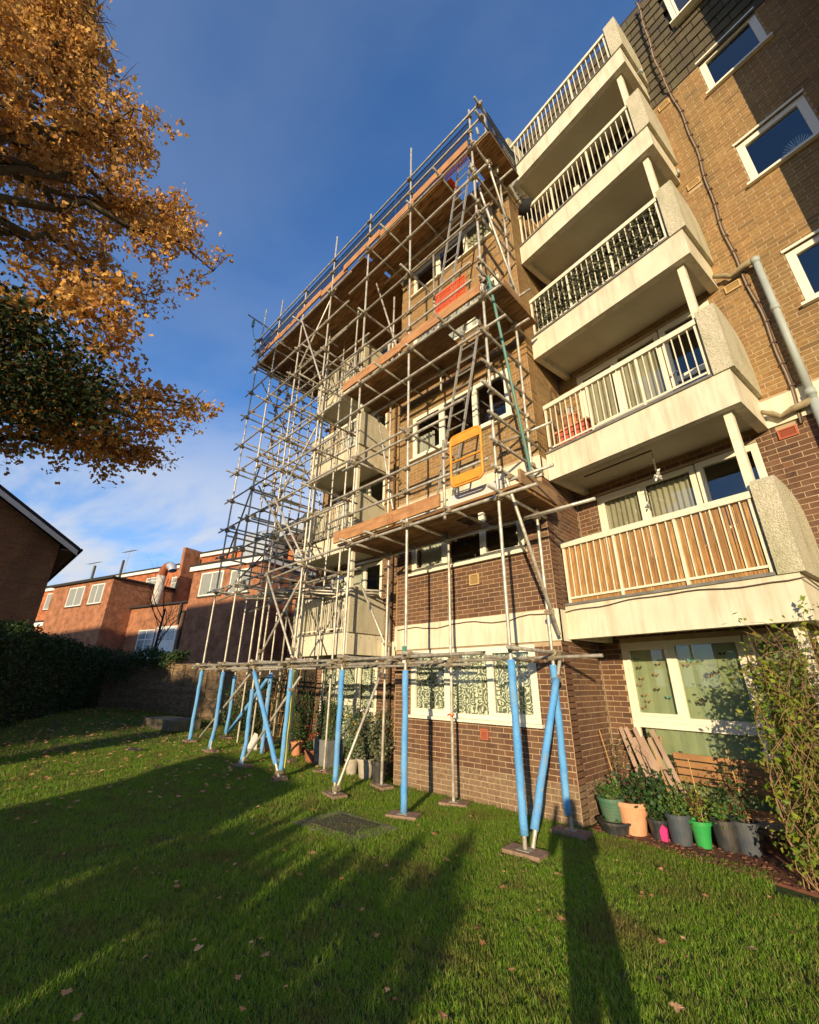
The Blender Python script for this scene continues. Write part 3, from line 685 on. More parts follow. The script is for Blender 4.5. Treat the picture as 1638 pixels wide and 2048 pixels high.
# ---- balconies of the right-hand stack
def panel_prof(side_hi, z): return [(-1.06, z+side_hi-.12), (-1.0, z+side_hi-.02), (-.75, z+side_hi+.05), (-.45, z+side_hi+.05), (-.2, z+side_hi-.02), (0, z+side_hi-.22)]
def balcony(k, fr, uL, uR, vF, vB, zb, dep, nb, panelL=False, thr=None, back_extra=.02, panelR=True, worn=False):
    zt = zb+dep; mb = MB(); rm = 'render_worn' if worn else 'render'
    mb.box(fr, uL, uR, vF, vF+.12, zb, zt)                                # front fascia
    mb.box(fr, uR-.12, uR, vF+.12, vB, zb, zt); mb.box(fr, uL, uL+.10, vF+.12, vB, zb, zt)
    B = FL.part('balcony', mb, M[rm])
    s = MB(); s.box(fr, uL+.10, uR-.12, vF+.12, vB-.001, zb+.10, zb+.24); FL.part('slab', s, M['soffit'], B)
    c = MB(); c.box(fr, uL+.02, uR-.19, vF-.025, vF+.13, zt, zt+.035); FL.part('coping', c, M['coping'], B)
    def pan(ua, ub, hi, nm='side_panel'):
        pts = [fr.P(ub, vF-.02+(0 if j else 0), 0) for j in (0,)]
        span = vB-vF; prof = [(vF-.025, hi-.08), (vF+.05, hi-.01), (vF+.45*span, hi-.02), (vF+.80*span, hi-.12), (vF+.93*span, hi-.25), (vB-.002, hi-.48)]
        P = [fr.P(ua, v_, zt+h_) for v_, h_ in prof]+[fr.P(ua, vB-.002, zt-.0), fr.P(ua, vF-.025, zt-.0)]
        m_ = MB(); m_.prism(P, fr.x*(ub-ua)); FL.part(nm, m_, M['pebble'], B)
    if panelR: pan(uR-.17, uR+.055, 1.12)
    if panelL: pan(uL-.02 if k < 4 or fr is not FB else uL-.09, uL+.16 if fr is not FB else uL+.06, 1.13 if fr is not FB else 1.42)
    # railing
    a, b = uL+(.19 if panelL and fr is not FB else .07), uR-.22; hz = zt+.99; vr = vF+.035
    h = MB(); h.box(fr, a-.02, b+.03, vr-.025, vr+.045, hz-.085, hz); FL.part('handrail', h, M['rail'], B)
    h = MB(); h.box(fr, a, b, vr, vr+.012, zt+.10, zt+.13); FL.part('bottom_rail', h, M['rail'], B)
    for i in range(4):
        u = a+(b-a)*i/3; h = MB(); h.box(fr, u-.017, u+.017, vr-.006, vr+.026, zt+.03, hz-.085); FL.part('rail_post', h, M['rail'], B)
        if i < 3:
            for j in range(1, nb+1):
                uu = u+(b-a)/3*j/(nb+1); p = fr.P(uu, vr+.006, zt+.13)
                FL.inst('baluster', bal_me, Matrix.Translation(p) @ Matrix.Rotation(math.atan2(fr.x.y, fr.x.x), 4, 'Z'), B)
    # post up to the balcony above
    if k < 4: h = MB(); h.box(fr, uR-.235, uR-.145, vF+.12, vF+.21, zt+.03, zb+2.60); FL.part('corner_post', h, M['rail'], B)
    return B
bm = MB(); bm.box(FA, -.007, .007, -.007, .007, 0, .775); bal_me = bm.mesh('baluster'); bal_me.materials.append(M['rail'])
zbs = [2.27, 4.86, 7.45, 10.05, 12.65]; BAL = []
for i, zb in enumerate(zbs): BAL.append(balcony(i, FB, -2.76, 0, -1.03, -.001, zb, .50 if i else .48, 7, panelL=(i == 4)))
cp_ = MB(); cp_.box(FB, -.235, -.145, -.85, -.76, 0, 2.27); FL.part('corner_post', cp_, M['rail'])
FLB = Fr((0, 6.45, 0), (1, 0, 0), (0, 1, 0))
for i, zb in enumerate(zbs[:4]): balcony(i, FLB, -10.82, -8.38, 0, 1.148, zb, .50, 7, panelL=True, worn=(i in (2, 3)))
# screws along the lowest left fascia
mb = MB()
for i in range(8): u = -10.5+i*.29; mb.box(FLB, u, u+.018, -.006, 0, 2.66, 2.678)
for i in range(4): v = .12+i*.28; mb.box(Fr((-8.38, 6.45, 0), (0, 1, 0), (-1, 0, 0)), v, v+.018, -.006, 0, 2.66, 2.678)
FL.part('fixing_screw', mb, M['iron'], kind='stuff')
# drain pipes, cables
def ppart(name, pts, r, m, n=12, label=None):
    mb = MB(); mb.tube(pts, r, n); return FL.part(name, mb, M[m], smooth=True, label=label)
dp = ppart('drainpipe', [FB.P(.515, -.10, 7.45), FB.P(.515, -.10, 5.0)], .044, 'pipe_grey')
for z in (7.42, 6.5, 5.07): mb = MB(); mb.tube([FB.P(.515, -.10, z), FB.P(.515, -.10, z+.09)], .054, 12); FL.part('pipe_collar', mb, M['pipe_grey'], dp, smooth=True)
ppart('drainpipe', [FB.P(.515, -.10, 5.0), FB.P(.515, -.10, 0)], .052, 'pipe_grey')
ppart('drainpipe', [FB.P(.46, -.10, 7.50), FB.P(.36, -.1, 7.50), FB.P(.20, -.09, 7.46), FB.P(.14, -.09, 7.54), FB.P(-.0, -.16, 7.6)], [.05, .05, .035, .04, .028], 'pipe_yellow')
ppart('drainpipe', [FB.P(.50, -.10, 5.0), FB.P(.30, -.1, 4.98), FB.P(.17, -.09, 4.94), FB.P(.10, -.09, 5.02), FB.P(-.0, -.16, 5.08)], [.05, .045, .035, .04, .028], 'pipe_yellow')
ppart('overflow_pipe', [FB.P(.02, -.02, 10.12+.12), FB.P(.05, -.16, 10.2), FB.P(.055, -.17, 10.1)], .02, 'pipe_grey')
ppart('overflow_pipe', [FB.P(.02, -.52, 12.9), FB.P(.10, -.52, 12.9), FB.P(.11, -.52, 12.8)], .02, 'pipe_grey')
pts = []
for i in range(60):
    z = 15.7-i*.185; pts.append(FB.P(.33+.03*math.sin(z*1.3)+.012*math.sin(z*5), -.03 - (.12 if z > 12.4 else 0), z))
ppart('cable_run', pts, .013, 'cable_clip', 6); ppart('cable_run', [p+FB.x*.022 for p in pts], .009, 'cable', 6)
clips = MB()
for p in pts[::2]: clips.box(Fr(p, FB.x, FB.y), -.02, .045, -.018, .02, -.012, .012)
FL.part('cable_clip', clips, M['cable'], kind='stuff')
pts = [FBay.P(-6.2+i*.17, -.045, 2.60+.03*math.sin(i*.8)+(.02*R.random())) for i in range(20)]
ppart('cable_run', pts, .008, 'cable', 6)
pts = [FB.P(-2.76+i*.14, -1.045, 2.72-.006*abs(10-i)+.012*math.sin(i*1.1)) for i in range(20)]+[FB.P(.04, -1.04, 2.69), FB.P(.03, -.6, 2.66), FB.P(.03, -.1, 2.62)]
ppart('cable_run', pts, .008, 'cable', 6)
ppart('soil_pipe', [(-8.0, 7.5, 0), (-8.0, 7.5, 12.3)], .03, 'cable')
ppart('cable_run', [(-6.45, 7.5, 0), (-6.42, 7.5, 12)], .02, 'cable')
mb = MB(); mb.box(FA, -6.62, -6.30, 6.35, 7.55, 0, 12.4); FL.part('brick_pier', mb, M['brick_tan'])
# loose loop of wire on the return wall
pts = [FRet.P(.95+.16*math.cos(a*1.0)*(1+.2*math.sin(a*2.3)), -.03, 6.9+.26*math.sin(a*.97)) for a in [i*.5 for i in range(36)]]
ppart('loose_wire', pts, .006, 'cable', 5)
mb = MB(); mb.box(FB, -2.35, -1.3, -.55, -.535, 4.80, 4.86+.1)
ppart('curtain_track', [FB.P(-2.35, -.62, 4.90), FB.P(-1.25, -.62, 4.90)], .012, 'iron', 6)

# ------------------------------------------------------------------ things kept on the balconies
def leaf_cloud(mb, c, rx, ry, rz, n, size, rnd, shape=0, hollow=0.0, flat=None):
    for _ in range(n):
        while True:
            q = Vector((rnd.uniform(-1, 1), rnd.uniform(-1, 1), rnd.uniform(-1, 1)))
            if hollow < q.length < 1: break
        mb.leaf(Vector(c)+Vector((q.x*rx, q.y*ry, q.z*rz)), size*rnd.uniform(.6, 1.3), rnd, shape, flat)
mb = MB(); z0 = zbs[0]+.49; u = -2.66
while u < -.26:
    w = R.uniform(.009, .014); lean = R.gauss(0, .006)
    mb.beam(FB.P(u, -.965+R.uniform(-.006, .006), z0+R.uniform(0, .03)), FB.P(u+lean, -.965, z0+.93+R.uniform(-.07, .01)), w, .012, FB.y); u += w*R.uniform(.85, 1.15)
obj('reed_screen', mb, M['reed'], label='golden reed screen tied behind the railing of the lowest right balcony', cat='screen')
mb = MB(); z0 = zbs[2]+.51
for _ in range(5200):
    u = R.uniform(-2.62, -.30); mb.leaf(FB.P(u, -.95+R.gauss(0, .02), z0+R.uniform(.05, .86)), .075*R.uniform(.6, 1.2), R, 1)
mb2 = MB(); mb2.box(FB, -2.62, -.30, -.93, -.925, z0+.04, z0+.86)
T = Thing('leaf_screen', 'artificial ivy screen covering the railing of the third right balcony', 'screen', FB.P(-1.4, -.95, z0))
T.part('leaves', mb, M['leaf_fake'], kind='stuff'); T.part('backing', mb2, M['batten'])
zf = zbs[1]+.36
T = Thing('planter', 'reddish brown trough planter behind the railing of the second right balcony', 'planter', FB.P(-2.35, -.7, zf))
mb = MB()
for k in range(5): mb.box(FB, -2.62+.004*k, -2.02-.004*k, -.86, -.60, zf+.02+k*.11, zf+.10+k*.11)
mb.box(FB, -2.60, -2.04, -.84, -.62, zf, zf+.55); T.part('trough', mb, M['red_plastic'])
mb = MB(); mb.box(FB, -2.64, -2.0, -.88, -.58, zf+.55, zf+.59); T.part('rim', mb, M['terracotta'])
mb = MB(); c = FB.P(-2.38, -.72, zf+.59); mb.lathe(c, [(.08, 0), (.14, .12), (.16, .2), (.17, .2), (.17, .23), (.14, .23), (.12, .16), (0, .16)])
obj('flower_pot', mb, M['terracotta'], label='orange bowl pot standing on the reddish trough planter', cat='pot', smooth=True)
mb = MB(); mb.lathe(c+Vector((.0, 0, .23)), [(0, 0), (.05, 0), (.085, .17), (.09, .17), (.09, .18), (.075, .18), (.045, .02), (0, .02)])
obj('bucket', mb, M['white_plastic'], label='small white bucket on top of the orange bowl pot', cat='bucket', smooth=True)
def clutter(name, label, cat, pts, r, m):
    mb = MB(); mb.tube(pts, r, 6); return obj(name, mb, M[m], label=label, cat=cat)
# dark round hanging basket on the fourth balcony
T = Thing('hanging_basket', 'large round black hanging basket on a bracket at the left end of the top balconies', 'basket', FRet.P(.28, -.30, 11.5))
c = FRet.P(.28, -.30, 11.6)
mb = MB(); mb.lathe(c, [(.001, -.20)]+[(.21*math.cos(a), .20*math.sin(a)) for a in [rad(x) for x in range(-75, 76, 15)]]+[(.001, .20)], 18); T.part('basket', mb, M['black'], smooth=True)
mb = MB()
for i in range(3):
    a = i*2.1; mb.tube([c+Vector((.17*math.cos(a), .17*math.sin(a), .12)), c+Vector((0, 0, .5))], .004, 4)
T.part('chain', mb, M['iron'])
mb = MB(); mb.tube([FRet.P(.28, 0, 11.85), FRet.P(.28, 0, 12.13), FRet.P(.28, -.32, 12.10)], .012, 6); mb.tube([FRet.P(.28, 0, 11.89), FRet.P(.28, -.25, 12.10)], .01, 6); T.part('bracket', mb, M['iron'])
mb = MB(); leaf_cloud(mb, c+Vector((0, 0, .22)), .05, .05, .05, 20, .06, R); T.part('flower', mb, M['petal_red'])
mb = MB(); c = FB.P(-1.25, -.62, 4.86)
mb.tube([c, c-Vector((0, 0, .10))], .004, 4); mb.beam(c-Vector((0, 0, .10)), c-Vector((0, 0, .30)), .02, .02); mb.beam(c-Vector((.09, 0, .16)), c-Vector((-.09, 0, .16)), .008, .008)
T = Thing('wind_chime', 'small dark wind chime with pale tassel hung under the second balcony', 'wind chime', c)
T.part('hanger', mb, M['iron']); mb = MB(); leaf_cloud(mb, c-Vector((0, 0, .38)), .03, .03, .07, 30, .05, R); T.part('tassel', mb, M['white'])
# balcony odds and ends on the left stack: boards, chair backs
for zb, lab in ((zbs[0], 'pale folded boards leaning inside the lowest left balcony'), (zbs[1], 'pale folded boards leaning inside the second left balcony')):
    T = Thing('leaning_boards', lab, 'boards', (-9.8, 6.8, zb+.4))
    for i in range(5):
        mb = MB(); x = -10.2+i*.28; mb.beam((x, 6.75, zb+.3), (x+R.uniform(-.1, .1), 6.95, zb+1.25+R.uniform(0, .15)), .15, .02, (0, 1, 0)); T.part('board', mb, M['stone'])

# ------------------------------------------------------------------ scaffolding
SC = Thing('scaffolding', 'tall tube and board scaffolding with blue padded feet in front of the flats', 'scaffolding', (-7, 5.2, 0))
def unit_tube(m, r=.0242, n=10):
    mb = MB(); mb.tube([(0, 0, 0), (0, 0, 1)], r, n); me = mb.mesh('scaffold_tube', smooth=False)
    me.polygons.foreach_set('use_smooth', [len(p.vertices) == 4 for p in me.polygons]); me.materials.append(M[m]); return me
TU = {k: unit_tube(k) for k in ('steel', 'steel_grey', 'steel_teal')}
def T2(p0, p1):
    p0, p1 = Vector(p0), Vector(p1); d = p1-p0
    return Matrix.Translation(p0) @ d.to_track_quat('Z', 'X').to_matrix().to_4x4() @ Matrix.Diagonal((1, 1, d.length, 1))
NODES = []
def tube(kind, p0, p1, m=None, nodes=()):
    m = m or R.choice(['steel', 'steel', 'steel', 'steel_grey'])
    o = SC.inst(kind, TU[m], T2(p0, p1)); return o
F0, F1 = 4.75, 5.70
front = [(-2.92, 13.55), (-4.72, 14.55), (-6.25, 13.6), (-7.88, 14.3), (-9.38, 13.35), (-11.02, 14.15), (-12.34, 14.7)]
rear = [(-2.86, 14.2), (-4.62, 4.45), (-6.2, 4.6), (-7.85, 14.0), (-9.3, 13.2), (-10.95, 13.9), (-12.40, 14.0)]
for x, zt in front: tube('standard', (x, F0, gz(x, F0)+.06), (x+R.gauss(0, .008), F0, zt), 'steel')
for x, zt in rear: tube('standard', (x+R.gauss(0, .02), F1+R.gauss(0, .02), gz(x, F1)+.04), (x, F1+.02, zt), 'steel')
tube('standard', (-4.70, F1, 7.4), (-4.68, F1, 9.0)); tube('standard', (-6.25, F1, 9.2), (-6.25, F1, 11.3)); tube('standard', (-4.72, 5.55, 9.4), (-4.72, 5.55, 11.4))
tube('standard', (-6.25, F1, 4.6), (-6.27, F1, 9.4)); tube('standard', (-3.98, 4.85, 4.05), (-3.98, 4.85, 5.5)); tube('standard', (-2.80, 5.2, 11.9), (-2.80, 5.2, 13.9)); tube('standard', (-2.75, 5.45, 12.0), (-2.75, 5.45, 13.7))
for x in (-12.40, -12.0):
    for y in (6.75, 7.9) if x < -12.2 else (9.0,): tube('standard', (x, y, gz(x, y)), (x, y, 13.4))
tube('standard', (-9.3, 6.3, 2.0), (-9.3, 6.3, 12.4)); tube('standard', (-11.0, 6.3, 0.1), (-11.0, 6.3, 13))
# levels of the right part
def ledger(x0, x1, y, z, m=None, dz=0): tube('ledger', (x0, y, z), (x1, y, z+dz), m)
def transom(x, y0, y1, z, m=None, dx=0): tube('transom', (x, y0, z), (x+dx, y1, z+R.uniform(-.02, .02)), m)
for y in (F0, F1):
    s = -.05 if y == F0 else .05
    ledger(-3.3 if y == F0 else -2.2, -9.0, y+s, 2.02 if y == F0 else 2.0, 'steel_grey', -.02); ledger(-6.8, -12.9, y+s*1.9, 1.98+.03, 'steel_grey', .02)
    ledger(-4.2, -8.8, y-s, 1.93, 'steel_grey', .02); ledger(-8.2, -12.8, y-s, 1.93, 'steel', .01)
for x in (-2.89, -4.66, -6.2, -7.85, -9.35, -11.0, -12.36): transom(x+.06, F0-.2, F1+.25, 2.06); transom(x-.3, F0-.15, F1+.2, 1.97, 'steel_grey')
for z, x0, x1, ys in ((4.06, -2.3, -7.2, (F0, F1)), (4.70, -3.0, -6.9, (F0,)), (5.17, -3.75, -6.9, (F0,)), (5.95, -3.4, -8.2, (F0,)), (5.78, -3.75, -6.6, (F0,)),
                      (7.80, -2.55, -6.9, (F0, F1)), (8.42, -3.1, -6.8, (F0,)), (8.85, -3.1, -7.0, (F0,)), (9.95, -2.6, -7.3, (F0,)), (7.12, -2.5, -7.0, (F0,)),
                      (12.08, -2.5, -6.6, (F0, F1)), (11.1, -2.6, -6.9, (F0, )), (9.3, -5.0, -6.9, (F1,))):
    for y in ys: ledger(x0, x1, y-.055, z+R.uniform(-.02, .02))
for x in (-2.92, -4.72, -6.25):
    for z in (4.12, 5.86, 7.86, 9.9, 12.14): transom(x+.07, F0-R.uniform(.12, .38), 5.98, z)
for x in (-3.75, -5.5):
    for z in (4.12, 7.86, 12.14): transom(x, F0-R.uniform(.12, .3), 5.98, z)
for z in (6.35, 7.0, 8.4, 10.35, 11.2): transom(-2.88, F0-.22, F1+.35, z, 'steel_grey')
for z in (4.5, 4.95, 5.4): transom(-2.86, F0-.2, F1+.4, z)
for z in (8.25, 8.7): transom(-2.88, F0-.15, F1+.3, z)
ledger(-2.18, -3.3, 5.0, 4.42, 'steel'); ledger(-1.85, -2.9, F1-.3, 3.95, 'steel'); ledger(-2.45, -3.5, F1+.06, 5.6, 'steel'); ledger(-2.5, -3.2, F1+.06, 8.6)
# left lattice
Lz = [4.05, 5.02, 5.88, 6.80, 7.74, 8.78, 9.86, 10.85, 11.93]
for i, z in enumerate(Lz):
    z += R.uniform(-.03, .03); ledger(-12.72+R.uniform(-.1, .05), -6.9, F0-.055, z, None, R.uniform(-.04, .04))
    if i % 2 == 0 or i > 5: ledger(-12.6, -7.2-R.uniform(0, .6), F1+.055, z-.05)
    elif i % 2: ledger(-12.5, -10.4, F1+.055, z-.03)
    for x in (-12.34, -11.02, -9.38, -7.88):
        if x > -8.5 and 3 < z < 11 and i % 2: continue
        transom(x+.06, F0-R.uniform(.12, .4), (8.2 if x < -12.3 else (F1+R.uniform(.15, .45) if x > -9.5 else 6.35)), z-.055)
        if x < -10.9 and i % 2 == 0: transom(x+.5, F0-R.uniform(.15, .35), 6.9, z-.1)
for z in (5.0, 6.8, 8.8, 10.85, 11.93): ledger(-12.5, -11.95, 7.9, z)
for z in (4.5, 5.4, 6.3, 7.3, 8.25, 9.3, 10.3, 11.4):
    ledger(-12.65, -9.2-R.uniform(0, 1.2), R.choice([F1+.055, 6.35]), z); transom(R.choice([-11.6, -10.2, -8.6, -11.3]), F0-.3, 6.4, z+.05)
    transom(-12.28, 5.4, 8.6, z+.1, 'steel_grey')
tube('standard', (-10.2, 6.32, .1), (-10.2, 6.32, 12.9), 'steel'); tube('standard', (-11.7, F1, .2), (-11.7, F1+.02, 13.2), 'steel')
# storage rack of spare tubes at low level
for i in range(9): tube('spare_tube', (-10.6+i*.12, F0+.1+i*.12, 3.62+.04*(i % 3)+.03*i), (-9.2+i*.16, 6.8+i*.05, 3.70+.05*(i % 3)), R.choice(['steel', 'steel_grey']))
for z, y in ((3.75, F0), (3.55, F1), (4.0, 6.3)): ledger(-12.2, -7.9, y+.05, z, 'steel_grey', .25)
# braces
for p0, p1, m in (((-9.3, 4.66, 11.95), (-7.8, 4.66, 8.8), 'steel'), ((-7.75, 4.84, 12.25), (-9.55, 4.84, 10.05), 'steel'), ((-7.7, 4.84, 8.0), (-9.75, 4.84, 5.85), 'steel'),
                  ((-9.47, 4.66, 6.05), (-7.79, 4.66, 4.15), 'steel'), ((-10.4, 4.64, 6.65), (-8.0, 4.64, 4.15), 'steel_grey'), ((-7.75, 4.86, 4.1), (-9.55, 4.86, 2.1), 'steel'),
                  ((-9.3, 4.66, 4.05), (-7.8, 4.66, 2.15), 'steel'), ((-6.8, 5.5, 12.1), (-5.7, 5.5, 8.6), 'steel'), ((-6.9, 5.75, 8.3), (-6.15, 5.75, 5.1), 'steel'), ((-6.3, 5.78, 4.4), (-6.2, 5.78, 2.1), 'steel'),
                  ((-7.15, 5.78, 3.65), (-6.22, 5.78, 2.2), 'steel'), ((-12.2, F1, 9.0), (-10.9, F1, 5.2), 'steel_grey'), ((-11.8, 6.35, 4.4), (-10.1, 6.35, 2.1), 'steel'), ((-12.3, 5.8, 12), (-11, 5.8, 9.8), 'steel_grey'),
                  ((-10.9, 4.86, 7.8), (-12.3, 4.86, 5.0), 'steel_grey'), ((-12.4, 5.0, 4.0), (-12.4, 7.7, 7.6), 'steel_grey'), ((-12.4, 7.8, 8.0), (-12.4, 5.0, 11.6), 'steel_grey')):
    tube('brace', p0, p1, m)
for p0, p1, m in (((-2.82, 4.83, 12.85), (-2.82, 5.75, 10.85), 'steel'), ((-2.8, 4.86, 10.35), (-2.8, 5.98, 8.4), 'steel'), ((-2.80, 4.77, 8.3), (-2.80, 5.60, 4.55), 'steel_teal'),
                  ((-2.80, 4.80, 4.35), (-2.80, 5.87, 2.3), 'steel'), ((-2.95, 4.7, 11.6), (-2.95, 5.6, 9.9), 'steel')):
    tube('brace', p0, p1, m)
tube('brace', (-6.2, 4.72, .05), (-6.22, 5.66, 1.9), 'steel'); tube('brace', (-7.62, 4.8, 1.75), (-9.45, 4.8, .12), 'steel'); tube('brace', (-12.1, 4.9, .35), (-9.9, 4.9, 1.8), 'steel')
tube('brace', (-2.86, 4.80, .06), (-2.82, 5.86, 2.0), 'steel'); tube('brace', (-9.5, 4.69, 2.1), (-7.82, 4.69, .06), 'steel'); tube('brace', (-10.3, 5.66, 1.85), (-12.3, 5.66, .3), 'steel')
tube('outrigger', (-12.42, 4.15, 14.05), (-12.42, 6.3, 13.9), 'steel_grey')
# top guard rails
for y, z in ((F0-.06, 12.72), (F0-.06, 13.24)): ledger(-2.55, -7.2, y, z, 'steel'); ledger(-6.6, -12.8, y, z, 'steel')
for z in (12.7, 13.2): transom(-2.62, F0-.25, 6.1, z, 'steel_grey'); transom(-12.45, F0-.2, 8.2, z, 'steel_grey')
# couplers at every crossing of standards with ledgers and transoms
cm_ = MB(); cm_.box(FA, -.045, .045, -.055, .03, -.038, .038); cm_.tube([(-.03, -.075, 0), (-.03, -.04, 0)], .014, 6); cm_.tube([(.035, .03, -.02), (.035, .065, -.02)], .012, 6); cm_.box(FA, .02, .062, -.05, .04, -.022, .022)
cme = cm_.mesh('coupler'); cme.materials.append(M['coupler'])
tubes = {k: [o for o in SC.o.children if o.name.split('.')[0] == k] for k in ('standard', 'ledger', 'transom', 'brace')}
def ends(o): m_ = o.matrix_basis; a = m_ @ Vector((0, 0, 0)); b = m_ @ Vector((0, 0, 1)); return a+SC.L, b+SC.L
def closest(a0, a1, b0, b1):
    u, v, w = a1-a0, b1-b0, a0-b0; A, B_, C_, D, E_ = u.dot(u), u.dot(v), v.dot(v), u.dot(w), v.dot(w); den = A*C_-B_*B_
    if abs(den) < 1e-6: return None
    s, t = (B_*E_-C_*D)/den, (A*E_-B_*D)/den
    if not (0 <= s <= 1 and 0 <= t <= 1): return None
    p, q = a0+u*s, b0+v*t
    return (p+q)/2 if (p-q).length < .13 else None
pts = []
for s in tubes['standard']:
    a = ends(s)
    for k in ('ledger', 'transom', 'brace'):
        for l_ in tubes[k]:
            b = ends(l_); c = closest(*a, *b)
            if c: pts.append(c)
for s in tubes['ledger']:
    a = ends(s)
    for l_ in tubes['transom']:
        c = closest(*a, *ends(l_))
        if c: pts.append(c)
pts.sort(key=lambda p: (p-Vector((0, 0, 1.66))).length); cl = MB()
for i, p in enumerate(pts):
    mt = Matrix.Translation(p) @ Matrix.Rotation(R.choice([0, 1.57, 3.14, 4.71])+R.gauss(0, .15), 4, 'Z') @ Matrix.Rotation(R.gauss(0, .2), 4, 'X')
    if i < 300: SC.inst('coupler', cme, mt)
    else:
        b = len(cl.v); cl.v += [mt @ v for v in cm_.v]; cl.f += [tuple(b+j for j in f) for f in cm_.f]
if cl.v: SC.part('couplers', cl, M['coupler'], kind='stuff')
# foam padded legs
def sleeve(p0, p1, m='foam', bend=0):
    p0, p1 = Vector(p0), Vector(p1); mid = (p0*.7+p1*.3)+Vector((bend, 0, 0)); mb = MB()
    mb_p = [p0+Vector((-bend*1.5, 0, 0)), mid, p0*.35+p1*.65, p1]; q_ = []
    for i_ in range(3):
        for k_ in range(4): q_.append(mb_p[i_].lerp(mb_p[i_+1], k_/4)+Vector((R.gauss(0, .0025), R.gauss(0, .0025), 0)))
    q_.append(mb_p[3]); mb.tube(q_, [.045*R.uniform(.95, 1.06) for _ in q_], 14); SC.part('foam_sleeve', mb, M[m], smooth=True)
for x, z0, z1, b in ((-2.92, .18, 1.93, 0), (-4.72, .06, 1.83, 0), (-6.25, .2, 1.85, 0), (-7.88, .12, 1.88, 0), (-9.38, .05, 1.5, .04), (-11.0, .08, 1.86, .06), (-12.33, .03, 1.9, 0)):
    sleeve((x, F0, gz(x, F0)+z0), (x, F0, z1), 'foam', b)
sleeve((-2.88, F1, .2), (-2.86, F1, 1.9)); sleeve((-2.875, 4.88, .2), (-2.835, 5.70, 1.72)); sleeve((-10.3, F1-.05, .1), (-10.3, F1-.05, 1.85)); sleeve((-12.4, F1, .35), (-12.4, F1, 1.8), 'foam', .03)
sleeve((-7.98, 4.69, .25), (-9.3, 4.69, 1.85)); sleeve((-12.2, 5.66, .38), (-10.4, 5.66, 1.78)); sleeve((-8.06, 4.9, .05), (-8.03, 4.9, 1.9), 'foam_yellow')
# sole boards
MUD = []
for x, y in [(a, F0) for a, _ in front]+[(a, F1) for a, _ in rear]:
    mb = MB(); a = R.uniform(-.5, .5); f_ = Fr((x, y, gz(x, y)), (math.cos(a), math.sin(a), 0), (-math.sin(a), math.cos(a), 0))
    mb.box(f_, -.21, .21, -.12, .12, 0.012, .052); SC.part('sole_board', mb, M['wood_old'])
    mud = MB(); b_ = [Vector((x, y, gz(x, y)+.034))]+[Vector((x+.34*R.uniform(.6, 1.15)*math.cos(k*.449), y+.27*R.uniform(.6, 1.15)*math.sin(k*.449), gz(x, y)+.006)) for k in range(14)]
    mud.v = b_; mud.f = [(0, 1+k, 1+(k+1) % 14) for k in range(14)]; MUD.append(mud)
    mb = MB(); mb.box(f_, -.07, .07, -.07, .07, .053, .06); SC.part('base_plate', mb, M['steel_grey'])
for mud in MUD: obj('bare_soil', mud, M['soil'], kind='structure')
# boards
def deck(x0, x1, y0, y1, z, holes=()):
    n = int((y1-y0)/.232)
    for i in range(n):
        y = y0+i*.232; x = x0
        while x < x1-.1:
            e = min(x1, x+3.9 if x > x0 else x+2.2+1.3*(i % 3)); segs = [(x, e)]
            for (a, b, c, d) in holes:
                if c < y+.11 < d: segs = [q for s in segs for q in ((s[0], min(s[1], a)), (max(s[0], b), s[1])) if q[1]-q[0] > .1]
            for s0, s1 in segs:
                mb = MB(); mb.box(FA, s0+.004, s1-.004, y, y+.224, z+R.uniform(0, .004), z+.042); SC.part('board', mb, M['board'])
            x = e
deck(-6.75, -2.62, 4.80, 6.0, 4.18, [(-4.15, -3.55, 5.2, 5.7)])
deck(-6.85, -2.55, 4.80, 6.0, 7.92, [(-3.95, -3.3, 4.95, 5.55)])
deck(-6.4, -2.50, 4.80, 6.0, 12.21, [(-3.75, -3.1, 4.75, 5.4)]); deck(-12.6, -6.4, 4.80, 7.55, 12.21)
def toe(p0, p1, h=.225, m='toe'):
    mb = MB(); mb.beam(Vector(p0)+Vector((0, 0, h/2)), Vector(p1)+Vector((0, 0, h/2)), .04, h); return SC.part('toe_board', mb, M[m])
toe((-6.75, 4.72, 4.22), (-5.05, 4.72, 4.22)); toe((-5.05, 4.735, 4.23), (-3.98, 4.735, 4.24)); toe((-2.62, 4.85, 4.24), (-2.62, 5.95, 4.24), .22, 'toe_old')
toe((-6.85, 4.72, 7.96), (-4.9, 4.72, 7.96)); toe((-4.9, 4.70, 7.97), (-2.95, 4.70, 7.97)); toe((-2.6, 4.9, 7.97), (-2.6, 5.5, 7.97), .22, 'toe_old')
for i_, (a, b) in enumerate(((-3.0, -4.6), (-4.5, -5.9), (-5.8, -7.3), (-7.2, -8.5), (-8.4, -9.7), (-9.6, -10.9), (-10.8, -12.2))): toe((a, 4.72+.021*(i_ % 2)*2, 12.25+.02*(i_ % 3)), (b, 4.72+.021*(i_ % 2)*2, 12.25+.02*(i_ % 3)))
toe((-12.6, 4.85, 12.28), (-12.6, 7.4, 12.28), .22, 'toe_old')
